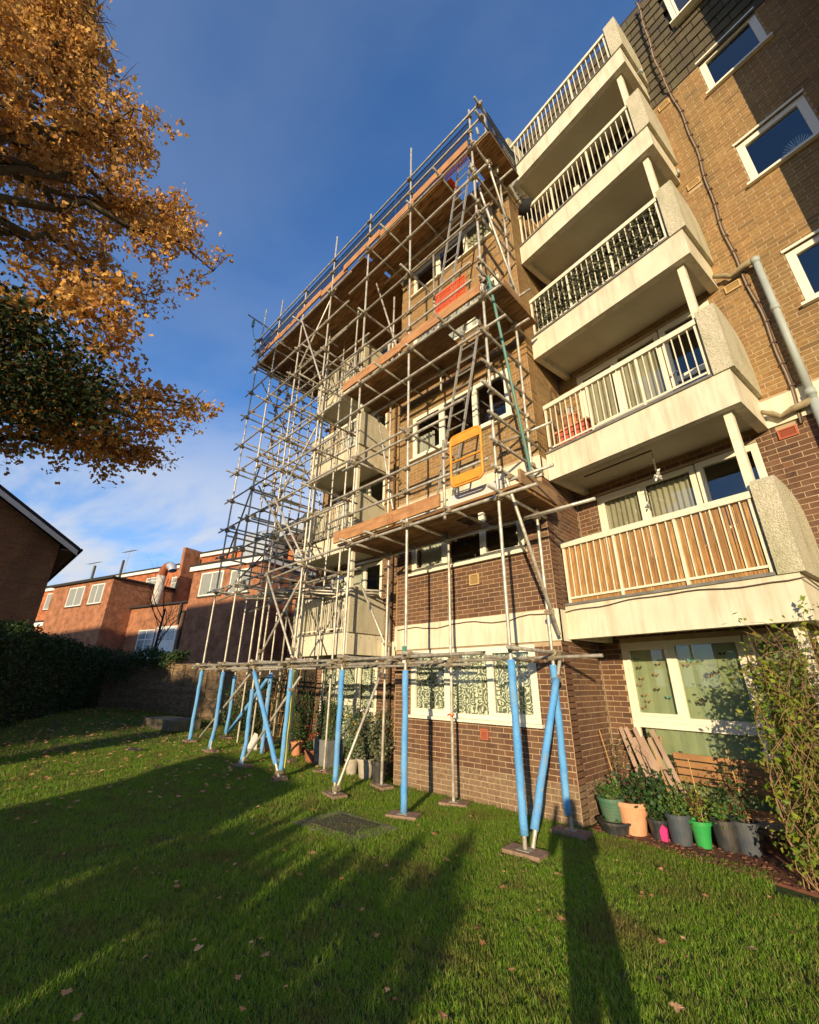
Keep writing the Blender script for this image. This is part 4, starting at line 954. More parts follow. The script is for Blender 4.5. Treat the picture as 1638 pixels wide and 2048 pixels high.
# brick guards: framed wire panels above the toe boards
def guard(x0, x1, y, z0, z1, m='mesh_blue', st=.05, r=.0036, fx=None):
    mb = MB(); P = (lambda a, z: Vector((a, y, z))) if fx is None else (lambda a, z: Vector((fx, a, z)))
    n = max(2, int((x1-x0)/st))
    for i in range(n+1): mb.beam(P(x0+(x1-x0)*i/n, z0), P(x0+(x1-x0)*i/n, z1), 2*r, 2*r)
    k = int((z1-z0)/st)
    for i in range(k+1): mb.beam(P(x0, z0+(z1-z0)*i/k), P(x1, z0+(z1-z0)*i/k), (4*r if i in (0, k) else 2*r), (4*r if i in (0, k) else 2*r))
    return mb
x = -12.3
while x < -3.0: SC.part('brick_guard', guard(x, x+2.3, 4.78, 12.42, 13.22), M['mesh_blue'], label='dark wire guard panel'); x += 2.34
SC.part('brick_guard', guard(4.85, 6.0, 0, 12.42, 13.1, fx=-2.56), M['mesh_blue'])
ng_ = guard(-3.95, -3.25, 4.70, 8.22, 8.66, 'orange_net', .045, .005); T = obj('orange_netting', ng_, M['orange_net'], label='orange plastic netting tied above the middle scaffold platform', cat='netting')
mb = guard(-3.9, -3.15, 4.9, 12.28, 12.62, 'orange_net', .05, .004)
mb.box(FA, -3.95, -3.65, 4.95, 5.35, 12.30, 12.315); obj('orange_netting', mb, M['orange_net'], label='orange netting lying by the ladder hatch of the top platform', cat='netting')
# ladders
def ladder(p0, p1, w, label):
    p0, p1 = Vector(p0), Vector(p1); T = Thing('ladder', label, 'ladder', p0); d = (p1-p0); n = int(d.length/.27); x = Vector((w/2, 0, 0))
    for s in (-1, 1):
        mb = MB(); mb.beam(p0+x*s, p1+x*s, .024, .045, (0, 1, 0)); T.part('stile', mb, M['alu'])
    for i in range(1, n):
        q = p0+d*i/n; mb = MB(); mb.tube([q-x, q+x], .014, 6); T.part('rung', mb, M['alu'])
ladder((-4.2, 5.05, 8.0), (-3.22, 5.05, 13.0), .36, 'upper aluminium ladder rising to the top platform')
ladder((-4.25, 5.1, 4.25), (-3.22, 5.1, 8.75), .36, 'lower aluminium ladder rising to the middle platform')
# yellow gate, white panel, tag
T = Thing('safety_gate', 'yellow plastic safety gate fixed at the end of the lowest scaffold platform', 'gate', (-3.4, 4.66, 4.4))
def rr(x0, x1, z0, z1, r, y):
    p = []
    for cx, cz, a0 in ((x1-r, z0+r, -90), (x1-r, z1-r, 0), (x0+r, z1-r, 90), (x0+r, z0+r, 180)):
        for k in range(5): a = rad(a0+k*22.5); p.append(Vector((cx+r*math.cos(a), y, cz+r*math.sin(a))))
    return p
pp = rr(-3.66, -3.08, 4.42, 5.30, .09, 4.64); mb = MB(); mb.tube(pp+[pp[0]], .02, 8, False); T.part('frame', mb, M['yellow'], smooth=True)
for z0, z1, nm in ((4.45, 4.60, 'kick_panel'), (5.14, 5.29, 'top_panel')): mb = MB(); mb.box(FA, -3.64, -3.10, 4.63, 4.655, z0, z1); T.part(nm, mb, M['yellow'])
mb = MB(); mb.tube([(-3.66, 4.64, 4.85), (-3.08, 4.64, 4.85)], .017, 6); T.part('middle_bar', mb, M['yellow'])
mb = MB(); mb.box(FA, -3.95, -2.95, 4.90, 4.93, 4.23, 4.44); obj('white_board', mb, M['white_panel'], label='white painted board standing on edge behind the yellow gate', cat='board')
mb = MB(); mb.box(FA, -4.75, -4.69, 4.715, 4.722, 1.93, 2.15); tg = obj('scaffold_tag', mb, M['white_plastic'], label='small white and green inspection tag on a scaffold leg', cat='tag')
mb = MB(); mb.box(FA, -4.755, -4.685, 4.705, 4.714, 2.07, 2.17); o = bpy.data.objects.new('tag_header', mb.mesh('tag_header', tg.location)); o.data.materials.append(M['steel_teal']); C.objects.link(o); o.parent = tg
mb = MB(); mb.tube([(-4.62+.05*math.cos(a), 5.66+.05*math.sin(a), 1.2+.01*math.sin(3*a)) for a in [i*.7 for i in range(10)]], .011, 6); obj('red_twine', mb, M['orange_net'], label='orange red twine knotted round a steel leg below the lace curtains', cat='twine')
pts = [Vector((-12.42, 4.4, 14.0)), Vector((-12.42, 4.42, 13.5)), Vector((-12.40, 4.6, 12.9)), Vector((-12.38, 4.7, 12.4))]
mb = MB(); mb.tube(pts, .012, 5); mb.box(FA, -12.47, -12.37, 4.36, 4.42, 13.65, 13.95); obj('pulley_rope', mb, M['steel_teal'], label='green pulley rope hanging from the outrigger tube at the far left', cat='rope')

# ------------------------------------------------------------------ lawn details
T = Thing('manhole_cover', 'square iron drain cover set in worn concrete in the lawn', 'drain cover', (-4.95, 4.0, 0))
f_ = Fr((-4.95, 3.95, .012), (math.cos(.09), math.sin(.09), 0), (-math.sin(.09), math.cos(.09), 0))
mb = MB(); mb.hexa([f_.P(u*q_, v*q_, z_) for z_, q_ in ((-.03, 1), (.018, .96)) for u, v in ((-.60, -.36), (.55, -.42), (.60, .36), (-.52, .40))]); T.part('surround', mb, M['concrete'])
mb = MB(); mb.box(f_, -.36, .36, -.25, .25, .018, .03); mb.box(f_, -.06, .06, -.02, .02, .03, .038); T.part('cover', mb, M['iron'])
T.o.location = (-4.95, 4.0, 0)
mb = MB(); z = gz(-14.5, 4.9); mb.hexa([(-15.1, 4.4, z), (-13.6, 4.7, z), (-13.7, 5.5, z), (-15.2, 5.2, z), (-15.1, 4.4, z+.28), (-13.6, 4.7, z+.26), (-13.7, 5.5, z+.26), (-15.2, 5.2, z+.28)])
obj('concrete_slab', mb, M['concrete'], label='raised mossy concrete slab in the grass left of the scaffolding', cat='slab')
mb = MB(); z = gz(-12.2, 3.4); mb.box(Fr((-12.2, 3.4, z), (1, .2, 0), (-.2, 1, 0)), -.45, .45, -.12, .12, .0, .03)
obj('drain_cover', mb, M['iron'], label='flat dark drain grating lying in the lit grass at left', cat='drain cover')
# fallen leaves
def fallen(c, s, rnd):
    mb = MB(); a = rnd.uniform(0, 6.28); d = Vector((math.cos(a), math.sin(a), rnd.uniform(-.1, .3))).normalized(); x = Vector((-math.sin(a), math.cos(a), rnd.uniform(-.3, .3))).normalized(); n = Vector((0, 0, 1))
    out = [(0, 0), (.18, .14), (.16, .34), (.36, .30), (.34, .46), (.62, .36), (.60, .18), (.85, .12), (1, 0)]
    P = [c+d*s*u+x*s*v+n*s*.25*abs(v)*rnd.uniform(.3, 1) for u, v in out]+[c+d*s*u-x*s*v+n*s*.3*abs(v)*rnd.uniform(.3, 1) for u, v in out[-2:0:-1]]
    b = len(mb.v); mb.v += P; k = len(out); mb.v.append(c+d*s*.5-n*s*.03)
    nP = len(P)
    for i in range(nP): mb.f.append((b+i, b+(i+1) % nP, b+nP))
    return mb
r_ = random.Random(21)
spots = [(-3.4, 1.55), (-2.6, 1.2), (-1.9, 1.6), (-1.2, 1.9), (-2.1, 2.3), (-2.9, 2.5), (-1.5, 2.7), (-1.0, 3.2), (-.8, 2.4), (-2.35, 3.1), (-2.0, 3.6), (-1.35, 3.9), (-3.3, 3.3), (-3.9, 2.6), (-1.7, 4.4), (-.9, 4.2), (-.6, 4.9), (-1.25, 4.95), (-2.45, 4.3), (-3.5, 4.1), (-3.8, 4.5), (-3.1, 2.0), (-2.2, 1.7), (-1.5, 1.25), (-4.4, 3.2), (-4.4, 1.9), (-3.6, .95), (-4.05, 4.5), (-1.7, 5.3), (-.4, 3.9), (-1.9, 5.0), (-2.7, 3.75), (-5.8, 4.0), (-5.2, 3.0), (-6.4, 3.6)]
for x, y in spots:
    x += r_.uniform(-.15, .15); y += r_.uniform(-.15, .15)
    obj('fallen_leaf', fallen(Vector((x, y, gz(x, y)+.045+r_.uniform(0, .02))), r_.uniform(.045, .09), r_), M['leaf_fallen'], label='dry brown oak leaf fallen on the lawn', cat='leaf', group='fallen leaves on the lawn', origin=(x, y, gz(x, y)+.04))
mb = MB()
for _ in range(2600):
    x = r_.uniform(-21, -7.5); y = r_.uniform(-.5, 6.2)
    if r_.random() > (.25+.75*min(1, (-x-7)/7)): continue
    q = fallen(Vector((x, y, gz(x, y)+.05+r_.uniform(0, .03))), r_.uniform(.06, .10), r_); b = len(mb.v); mb.v += q.v; mb.f += [tuple(b+i for i in f) for f in q.f]
for _ in range(160):
    x = r_.uniform(-7.5, 1.5); y = r_.uniform(.6, 5.6)
    q = fallen(Vector((x, y, gz(x, y)+.04+r_.uniform(0, .02))), r_.uniform(.025, .05), r_); b = len(mb.v); mb.v += q.v; mb.f += [tuple(b+i for i in f) for f in q.f]
obj('leaf_litter', mb, M['leaf_fallen'], label='scatter of small dead leaves over the far lawn', cat='leaves', kind='stuff', origin=(0, 0, 0))

# ------------------------------------------------------------------ pots and plants
def pot(T, c, r, h, m, rim=.012, ribs=False, taper=.74, soil=True):
    mb = MB(); prof = [(0, 0), (r*taper, 0), (r*(taper+.13), h*.5), (r*.98, h*.86), (r*.98, h*.87), (r+rim, h*.87), (r+rim, h), (r*.92, h), (r*.9, h*.9), (0, h*.9)]
    if ribs:
        prof = [(0, 0)]+[(r*(taper+(1-taper)*i/12)*(1+(.012 if i % 2 else 0)), h*.87*i/12) for i in range(13)]+[(r+rim, h*.87), (r+rim, h), (r*.92, h), (r*.9, h*.9), (0, h*.9)]
    mb.lathe(c, prof, 24); T.part('pot', mb, M[m], smooth=False)
    if soil: s = MB(); s.lathe(Vector(c)+Vector((0, 0, h*.905)), [(0, 0), (r*.89, 0)], 20); T.part('soil', s, M['soil'])
def stems(mb, c, n, h, sp, rnd, r=.004):
    tips = []
    for _ in range(n):
        a = rnd.uniform(0, 6.28); l_ = rnd.uniform(.4, 1)*sp; hh = h*rnd.uniform(.55, 1.05); p = Vector(c)
        m1 = p+Vector((math.cos(a)*l_*.35, math.sin(a)*l_*.35, hh*.5)); e = p+Vector((math.cos(a)*l_, math.sin(a)*l_, hh)); mb.tube([p, m1, e], [r, r*.8, r*.4], 4); tips += [(p+m1)/2, m1, (m1+e)/2, e]
    return tips
def potted(c, r, h, pm, leafm, label, n=14, ph=.4, sp=.22, size=.06, per=22, shape=0, cat='potted plant', flower=None, cane=0, taper=.74, ribs=False, rnd=R, spread=.06, group=None):
    c = Vector(c); c.z += gz(c.x, c.y); T = Thing('potted_plant', label, cat, c, group); pot(T, c, r, h, pm, ribs=ribs, taper=taper)
    st = MB(); tips = stems(st, c+Vector((0, 0, h*.88)), n, ph, sp, rnd); T.part('stems', st, M['twig'])
    lv = MB()
    for t in tips:
        for _ in range(per//4): lv.leaf(t+Vector((rnd.gauss(0, spread), rnd.gauss(0, spread), rnd.gauss(0, spread*.8))), size*rnd.uniform(.6, 1.3), rnd, shape)
    T.part('foliage', lv, M[leafm], kind='stuff')
    if flower:
        fl = MB()
        for t in tips[3::4][:8]: leaf_cloud(fl, t+Vector((0, 0, .02)), .03, .03, .03, 10, .035, rnd)
        T.part('flowers', fl, M[flower])
    for i in range(cane):
        mb = MB(); a = rnd.uniform(0, 6.28); b0 = c+Vector((math.cos(a)*r*.4, math.sin(a)*r*.4, h*.8)); mb.tube([b0, b0+Vector((rnd.uniform(-.22, -.02), rnd.uniform(-.05, .05), rnd.uniform(.6, .85)))], .006, 5); T.part('cane', mb, M['cane'])
    return T
# bed under the right window
mb = MB(); mb.hexa([FB.P(-2.66, -1.22, -.02), FB.P(.5, -1.30, -.02), FB.P(.8, -.05, -.02), FB.P(-2.8, -.05, -.02), FB.P(-2.66, -1.22, .022), FB.P(.5, -1.30, .022), FB.P(.8, -.05, .022), FB.P(-2.8, -.05, .022)])
obj('flower_bed', mb, M['soil_red'], kind='structure')
mb = MB()
for i in range(420):
    u = R.uniform(-2.7, .4); p = FB.P(u, R.uniform(-1.30, -.7), .025); a = R.uniform(0, 3.1); sz = R.uniform(.006, .024)
    mb.hexa([p+Vector((math.cos(a+k*1.57)*sz, math.sin(a+k*1.57)*sz*.7, z_)) for z_ in (0, sz*.5) for k in range(4)])
obj('bed_debris', mb, M['debris'], label='broken reddish bark and brick crumbs on the flower bed', cat='debris', kind='stuff')
rp = random.Random(5)
def fb(u, v): p = FB.P(u, v, 0); return (p.x, p.y, 0)
potted(fb(-2.40, -1.12), .19, .15, 'black_plastic', 'leaf_dark', 'wide low black trough pot at the foot of the brick corner', 4, .08, .10, .05, 8, rnd=rp)
T = potted(fb(-2.42, -1.11), .145, .24, 'green_plastic', 'leaf_green', 'dark green ribbed pot with bright fresh leaves by the brick corner', 12, .16, .14, .05, 24, ribs=True, rnd=rp)
T.o.location.z += .14
potted(fb(-2.55, -.52), .21, .40, 'black_plastic', 'leaf_dark', 'large black bowl with a thin climbing plant against the brick wall', 8, .75, .16, .04, 12, rnd=rp, cane=1)
potted(fb(-2.25, -.97), .195, .36, 'terracotta_pale', 'leaf_dark', 'large pale terracotta pot in front of the leaning slats', 7, .14, .12, .045, 14, rnd=rp, taper=.66)
potted(fb(-2.15, -.45), .19, .36, 'terracotta', 'leaf_dark', 'rounded terracotta pot with a rose bush half hidden behind other pots', 10, .32, .22, .05, 16, rnd=rp, shape=1)
potted(fb(-1.98, -.90), .115, .22, 'black_plastic', 'leaf_dark', 'small black pot under a spreading dark leafy bush', 18, .42, .36, .06, 28, rnd=rp, shape=1)
potted(fb(-1.76, -.88), .125, .31, 'slate_plastic', 'leaf_green', 'tall slate grey pot with parsley like leaves and bamboo canes', 16, .26, .15, .045, 26, cane=2, rnd=rp, taper=.8)
potted(fb(-1.57, -.80), .105, .27, 'lime_plastic', 'leaf_lime', 'bright green pot with wispy yellowing stems', 18, .36, .15, .035, 18, rnd=rp, cane=1, taper=.68)
potted(fb(-1.52, -.50), .10, .25, 'black_plastic', 'leaf_dark', 'small black pot standing behind the bright green one', 10, .36, .16, .045, 16, rnd=rp)
potted(fb(-1.38, -.68), .115, .30, 'black_plastic', 'leaf_green', 'matt black pot between the bright green and the slate blue pots', 12, .22, .17, .045, 16, rnd=rp, taper=.8)
potted(fb(-1.20, -.60), .125, .31, 'slate_plastic', 'leaf_dark', 'slate blue pot at the right end of the row, its rose tied to a cane', 12, .52, .16, .045, 14, shape=1, cane=1, rnd=rp, taper=.82)
mb = MB(); p = FB.P(-1.93, -.99, .02); mb.prism([p, p+Vector((.06, 0, .0)), p+Vector((.07, .0, .12)), p+Vector((.03, 0, .16)), p+Vector((-.01, 0, .10))], (0, .04, 0))
obj('pink_trowel_handle', mb, M['pink'], label='bright pink plastic tool leaning between two dark pots', cat='garden tool')
# leaning slats
T = Thing('timber_slats', 'bundle of weathered wooden slats leaning on the brick return', 'slats', FB.P(-2.45, -.2, 0))
for i in range(7):
    mb = MB(); u = -2.62+i*.085; mb.beam(FB.P(u+.38+R.uniform(-.04, .04), -.35, .05), FB.P(u-.10+R.uniform(-.03, .03), -.08-.02*i, 1.02+R.uniform(-.08, .08)), .055, .018, FB.y); T.part('slat', mb, M['slat_wood'])
mb = MB(); mb.beam(FB.P(-2.45, -.22, .85), FB.P(-2.0, -.22, .55), .05, .02, FB.y); T.part('slat', mb, M['slat_wood'])
# bench
T = Thing('bench', 'wooden slatted garden bench in front of the green blinds', 'bench', FB.P(-1.3, -.5, 0))
for i in range(4): mb = MB(); mb.box(FB, -1.98, -.60, -.22, -.20, .52+i*.085, .588+i*.085); T.part('backrest_slat', mb, M['wood_bench'])
for i in range(4): mb = MB(); mb.box(FB, -1.98, -.60, -.60+i*.1, -.53+i*.1, .34, .36); T.part('seat_slat', mb, M['wood_bench'])
for u in (-1.9, -.68):
    for v in (-.56, -.19): mb = MB(); mb.box(FB, u-.025, u+.025, v-.025, v+.005, 0, .34 if v < -.3 else .44); T.part('leg', mb, M['iron'])
    mb = MB(); mb.beam(FB.P(u, -.18, .36), FB.P(u, -.18, .86), .04, .03); T.part('back_post', mb, M['iron'])
mb = MB(); mb.beam(FB.P(-2.28, -.08, .1), FB.P(-2.20, -.02, 1.0), .03, .02); mb.beam(FB.P(-2.17, -.1, .1), FB.P(-2.26, -.03, 1.0), .02, .02)
obj('leaning_stake', mb, M['wood_bench'], label='two thin dark wooden stakes against the window frame', cat='stakes')
# butterflies on the glass
bc = ['toe_old', 'steel_teal', 'soil', 'wood_old']
bpos = [(-2.36, 2.02, 1), (-2.34, 1.9, 2), (-2.05, 1.95, 3), (-2.33, 1.75, 0), (-2.12, 1.80, 0), (-2.38, 1.66, 3), (-2.33, 1.52, 0), (-2.30, 1.44, 0), (-2.14, 1.6, 2), (-2.0, 1.5, 1), (-2.36, 1.36, 0), (-1.62, 1.98, 1), (-1.68, 1.92, 3), (-1.42, 1.78, 3), (-1.34, 1.82, 2), (-1.22, 2.05, 2), (-1.56, 1.48, 0), (-1.62, 1.44, 3), (-1.2, 1.38, 2)]
for i, (u, z, k) in enumerate(bpos):
    mb = MB(); p = FB.P(u, .035, z); a = R.uniform(-.5, .5); X = FB.x*math.cos(a)+Vector((0, 0, math.sin(a))); Y = Vector((0, 0, math.cos(a)))-FB.x*math.sin(a)
    for s in (-1, 1):
        b = len(mb.v); mb.v += [p, p+X*.040*s+Y*.026-FB.y*.008, p+X*.040*s-FB.y*.01, p+X*.022*s-Y*.02-FB.y*.006]; mb.f += [(b, b+1, b+2), (b, b+2, b+3)]
    FL.part('butterfly_sticker', mb, M[bc[k]], GW[0])
# climbing shrub at the right
def shrub(T, box, nst, nlv, size, leafm, stemm, rnd, fr=FB, shape=0, r=.004):
    u0, u1, v0, v1, z0, z1 = box; st = MB(); ts = []
    for _ in range(nst):
        u = rnd.uniform(u0, u1); v = rnd.uniform(v0, v1); p = [fr.P(u, v, z0)]; z = z0; top = rnd.uniform(.35, 1)*z1
        while z < top:
            z += rnd.uniform(.12, .25); u = min(max(u+rnd.gauss(0, .09), u0), u1); v = min(max(v+rnd.gauss(0, .06), v0), v1); p.append(fr.P(u, v, z))
        if len(p) > 2: st.tube(p, [r*(1.3-.9*i/len(p)) for i in range(len(p))], 4, False); ts += p[1:]
    T.part('stems', st, M[stemm], kind='stuff')
    lv = MB()
    for _ in range(nlv):
        t = rnd.choice(ts); lv.leaf(t+Vector((rnd.gauss(0, .05), rnd.gauss(0, .05), rnd.gauss(0, .05))), size*rnd.uniform(.6, 1.4), rnd, shape)
    T.part('foliage', lv, M[leafm], kind='stuff')
rs_ = random.Random(11)
T = Thing('climbing_shrub', 'tangled brown climbing shrub with yellow green leaves at the right edge', 'shrub', FB.P(-.2, -.9, 0))
shrub(T, (-.66, .45, -1.25, -.45, 0, 2.3), 240, 8500, .05, 'leaf_lime', 'twig_pale', rs_)
T2_ = MB()
for _ in range(800): T2_.leaf(FB.P(-.52+rs_.gauss(0, .13), -1.0+rs_.gauss(0, .1), rs_.uniform(.2, 1.9)), .075*rs_.uniform(.6, 1.2), rs_)
for _ in range(50): T2_.leaf(FB.P(-.55+rs_.gauss(0, .08), -1.25+rs_.gauss(0, .05), rs_.uniform(.12, .42)), .07*rs_.uniform(.6, 1.2), rs_)
T.part('young_leaves', T2_, M['leaf_lime'], kind='stuff')
tw = MB()
for _ in range(420):
    p = FB.P(rs_.uniform(-.45, .35), rs_.uniform(-1.25, -.5), rs_.uniform(.1, 2.2)); d = Vector((rs_.gauss(0, 1), rs_.gauss(0, 1), rs_.gauss(0, 1))).normalized()*rs_.uniform(.1, .35)
    tw.tube([p, p+d*.5+Vector((0, 0, .03)), p+d], [.0035, .003, .0015], 3, False)
T.part('twigs', tw, M['twig_pale'], kind='stuff')
# plants below the left balconies
rq = random.Random(8)
def lf(x, y): return (x, y, 0)
potted(lf(-6.42, 5.82), .135, .36, 'black_plastic', 'leaf_grey', 'tall black tub with straggly grey leaves next to the brick bay', 14, .5, .3, .06, 26, rnd=rq)
potted(lf(-6.95, 5.98), .17, .33, 'stone', 'leaf_grey', 'pale stone pot with a wide grey green sage bush and yellow blooms', 34, .75, .46, .06, 64, rnd=rq, flower='petal_yellow')
potted(lf(-7.38, 5.98), .13, .28, 'stone', 'leaf_green', 'cream bucket pot between the rosemary and the sage bush', 10, .35, .2, .05, 20, rnd=rq)
potted(lf(-7.75, 6.32), .15, .3, 'grey_plastic', 'leaf_dark', 'grey pot with tall dark spikes close to the lace curtain window', 14, .9, .2, .06, 30, rnd=rq)
T = Thing('rosemary_bush', 'tall upright rosemary growing in a square grey planter', 'potted plant', (-8.4, 6.15, 0))
mb = MB(); mb.hexa([(-8.63, 5.98, 0), (-8.2, 5.98, 0), (-8.2, 6.36, 0), (-8.63, 6.36, 0), (-8.68, 5.94, .52), (-8.15, 5.94, .52), (-8.15, 6.4, .52), (-8.68, 6.4, .52)]); T.part('planter', mb, M['grey_plastic'])
st = MB(); lv = MB()
for _ in range(110):
    b0 = Vector((-8.42+rq.uniform(-.22, .22), 6.15+rq.uniform(-.15, .15), .5)); e = b0+Vector((rq.gauss(0, .08), rq.gauss(0, .06), rq.uniform(.45, .95))); st.tube([b0, e], .004, 4, False)
    for k in range(34):
        q = b0.lerp(e, k/34); lv.leaf(q, .05, rq)
T.part('stems', st, M['twig']); T.part('needles', lv, M['leaf_rose'], kind='stuff')
potted(lf(-8.95, 6.08), .13, .24, 'terracotta_dark', 'leaf_dark', 'dark terracotta pot with red flowers right of the leaning pole', 14, .4, .26, .06, 26, rnd=rq, flower='petal_red')
potted(lf(-9.7, 6.2), .14, .3, 'terracotta', 'leaf_dark', 'terracotta pot with a tall bushy shrub under the lowest left balcony', 20, 1.0, .3, .06, 44, rnd=rq)
potted(lf(-9.95, 6.5), .14, .26, 'terracotta_dark', 'leaf_dark', 'brown pot with low red flowering plant beside the yellow tube', 12, .3, .24, .05, 22, rnd=rq, flower='petal_red')
potted(lf(-10.5, 5.86), .15, .32, 'terracotta', 'leaf_dark', 'plain terracotta pot with dry sticks at the left end of the plants', 4, .35, .1, .03, 4, rnd=rq, cane=3)
mb = MB(); mb.hexa([(-10.95, 5.55, .08), (-10.7, 5.5, .08), (-10.68, 5.72, .08), (-10.9, 5.75, .08), (-10.8, 5.66, .46), (-10.74, 5.64, .5), (-10.72, 5.72, .46), (-10.78, 5.74, .42)])
obj('cement_bag', mb, M['white_plastic'], label='crumpled white bag leaning beside the leftmost terracotta pot', cat='bag')
T = Thing('trellis', 'thin cane trellis with dead climbing stems left of the lowest left window', 'trellis', (-11.2, 6.6, 0))
mb = MB()
for i in range(6): mb.tube([(-11.9+i*.22, 6.6, .1), (-11.9+i*.22+.08, 6.75, 2.0)], .009, 5)
for i in range(6): mb.tube([(-11.95, 6.62, .3+i*.3), (-10.7, 6.62, .32+i*.3)], .006, 5)
T.part('canes', mb, M['cane'])
shrub(T, (-12.0, -10.4, 6.45, 6.9, 0, 2.3), 40, 900, .06, 'leaf_dark', 'twig', rq, FA)
T = Thing('climber', 'bare climbing stems hanging over the left ground floor window', 'climber', (-9.8, 7.0, 0))
shrub(T, (-10.6, -7.9, 6.5, 7.3, 0, 2.2), 36, 500, .05, 'leaf_grey', 'twig', rq, FA)
T = Thing('climber', 'dry leafy climber squeezed between the brick bay and the left window', 'climber', (-6.7, 6.4, 0))
shrub(T, (-7.1, -6.45, 6.25, 6.6, 0, 1.7), 30, 500, .05, 'leaf_dark', 'twig', rq, FA)

# ------------------------------------------------------------------ terraces beyond the fence
TB = Thing('brick_terrace', 'long red brick terrace with white eaves, seen behind the garden', 'terrace', FT.P(-15, 8, 0))
def simple_window(T, fr, u0, u1, z0, z1, v, n=2, m='white', pane='grey_dull', cross=None, fw_=.09, parent=None):
    mb = MB(); t = fw_
    mb.box(fr, u0, u1, v-.05, v+.02, z0, z0+t); mb.box(fr, u0, u1, v-.05, v+.02, z1-t, z1); mb.box(fr, u0, u0+t, v-.05, v+.02, z0+t, z1-t); mb.box(fr, u1-t, u1, v-.05, v+.02, z0+t, z1-t)
    us = [u0+(u1-u0)*i/n for i in range(n+1)]
    for x in us[1:-1]: mb.box(fr, x-t*.4, x+t*.4, v-.045, v+.015, z0+t, z1-t)
    if cross: mb.box(fr, u0+t, u1-t, v-.04, v+.01, cross-t*.4, cross+t*.4)
    w = T.part('window', mb, M[m])
    for i in range(n):
        p = MB(); p.box(fr, us[i]+(t if i == 0 else t*.4), us[i+1]-(t if i == n-1 else t*.4), v-.012, v, z0+t, z1-t); T.part('pane', p, M[pane if pane != 'mix' else R.choice(['grey_dull', 'dark_room', 'glassy'])], w)
    s = MB(); s.box(fr, u0-.05, u1+.05, v-.10, v+.01, z0-.08, z0-.001); T.part('sill', s, M['iron'] if m == 'white' else M[m], w)
    return w
M['glassy'] = mat('reflecting_pane', (.30, .35, .40), .15, (.18, .2, .22), 2, .5, spec=.8)
mb = MB(); mb.box(FT, -46, -13.2, 8, 14, 0, 11.9+.3); mb.box(FT, -13.2, 16, 8, 14, 0, 13.0); TB.part('wall', mb, M['wall_red'])
mb = MB(); mb.box(FT, -46, -13.25, 7.7, 8.0, 12.0, 12.3); mb.box(FT, -12.9, 16, 7.7, 8.0, 12.75, 13.05); TB.part('fascia', mb, M['white'])
mb = MB(); mb.box(FT, -46, -13.3, 7.6, 14, 12.3, 12.42); mb.box(FT, -12.9, 16, 7.6, 14, 13.05, 13.17); TB.part('roof', mb, M['roof_dark'])
mb = MB(); mb.box(FT, -13.6, -13.21, 6.3, 14, 0, 13.4); TB.part('party_wall', mb, M['wall_redbrown'])
for u, z0, z1, w in ((-39, 9.2, 10.8, 2.2), (-33, 9.2, 10.8, 2.0), (-21.0, 10.2, 11.5, 3.0), (-16.8, 9.4, 11.2, 2.0), (-12.4, 9.9, 11.7, 1.7), (-9.0, 11.0, 12.0, 1.2), (-6.8, 11.0, 12.0, 2.0), (-1.0, 11.0, 12.1, 3.5), (4.2, 11.0, 12.1, 1.4), (7.5, 10.6, 12.1, 3.0), (1.5, 7.0, 9.2, 1.4), (7.5, 6.8, 9.0, 3.0)):
    simple_window(TB, FT, u, u+w, z0, z1, 7.98, 2 if w > 1.3 else 1, pane='mix', cross=(z0+z1)/2+.3)
def bgpipe(name, pts, r, m, par=None): mb = MB(); mb.tube(pts, r, 8); TB.part(name, mb, M[m], smooth=True)
for u in (-31, -25.5, -8.2, 3.4): bgpipe('vent_pipe', [FT.P(u, 7.6, 6), FT.P(u, 7.6, 13.9 if u < -13 else 14.6)], .12, 'iron')
bgpipe('downpipe', [FT.P(-13.0, 7.85, 4), FT.P(-13.0, 7.85, 12.6)], .09, 'iron')
# two storey back extensions, each a house of its own look
def extension(label, u0, u1, v0, v1, zt, wins, m='wall_redbrown', fascia=False, roofw=.25):
    T = Thing('back_extension', label, 'extension', FT.P((u0+u1)/2, v0, 0))
    mb = MB(); mb.box(FT, u0, u1, v0, v1, 0, zt); T.part('wall', mb, M[m])
    mb = MB(); mb.box(FT, u0-roofw, u1+roofw, v0-roofw, v1, zt+.001, zt+.14); T.part('roof', mb, M['roof_dark'])
    if fascia: mb = MB(); mb.box(FT, u0-.2, u1+.2, v0-.2, v0-.02, zt-.30, zt); mb.box(FT, u1+.02, u1+.2, v0-.02, v1, zt-.3, zt); T.part('fascia', mb, M['white'])
    for w in wins: simple_window(T, FT, *w[:4], v0, w[4], pane=w[5] if len(w) > 5 else 'grey_dull', cross=w[6] if len(w) > 6 else None)
    return T
e1 = extension('left red brick back extension with two tall grey windows', -22.9, -13.7, 1, 8, 9.35, [(-20.0, -17.6, 7.4, 9.05, 2), (-16.6, -14.7, 7.4, 9.05, 2)])
e2 = extension('right red brick back extension with white fascia and two boarded windows', -2.4, 4.0, 0, 8, 8.75, [(-1.5, .6, 6.7, 8.25, 2), (1.3, 3.1, 6.65, 8.15, 2)], fascia=True)
e3 = extension('lower brick link building with a white back door', -13.69, -2.41, 3, 8, 7.15, [(-11.9, -9.9, 3.0, 5.35, 2, 'glassy', 4.6), (-5.6, -4.5, 3.3, 5.7, 1, 'glassy', 4.5)])
mb = MB(); mb.box(FT, -9.6, -7.2, 2.93, 3, 2.2, 5.5); d_ = e3.part('door', mb, M['white'])
mb = MB(); mb.box(FT, -9.3, -8.5, 2.9, 2.93, 4.5, 5.3); mb.box(FT, -8.3, -7.5, 2.9, 2.93, 4.5, 5.3); e3.part('pane', mb, M['glassy'], d_)
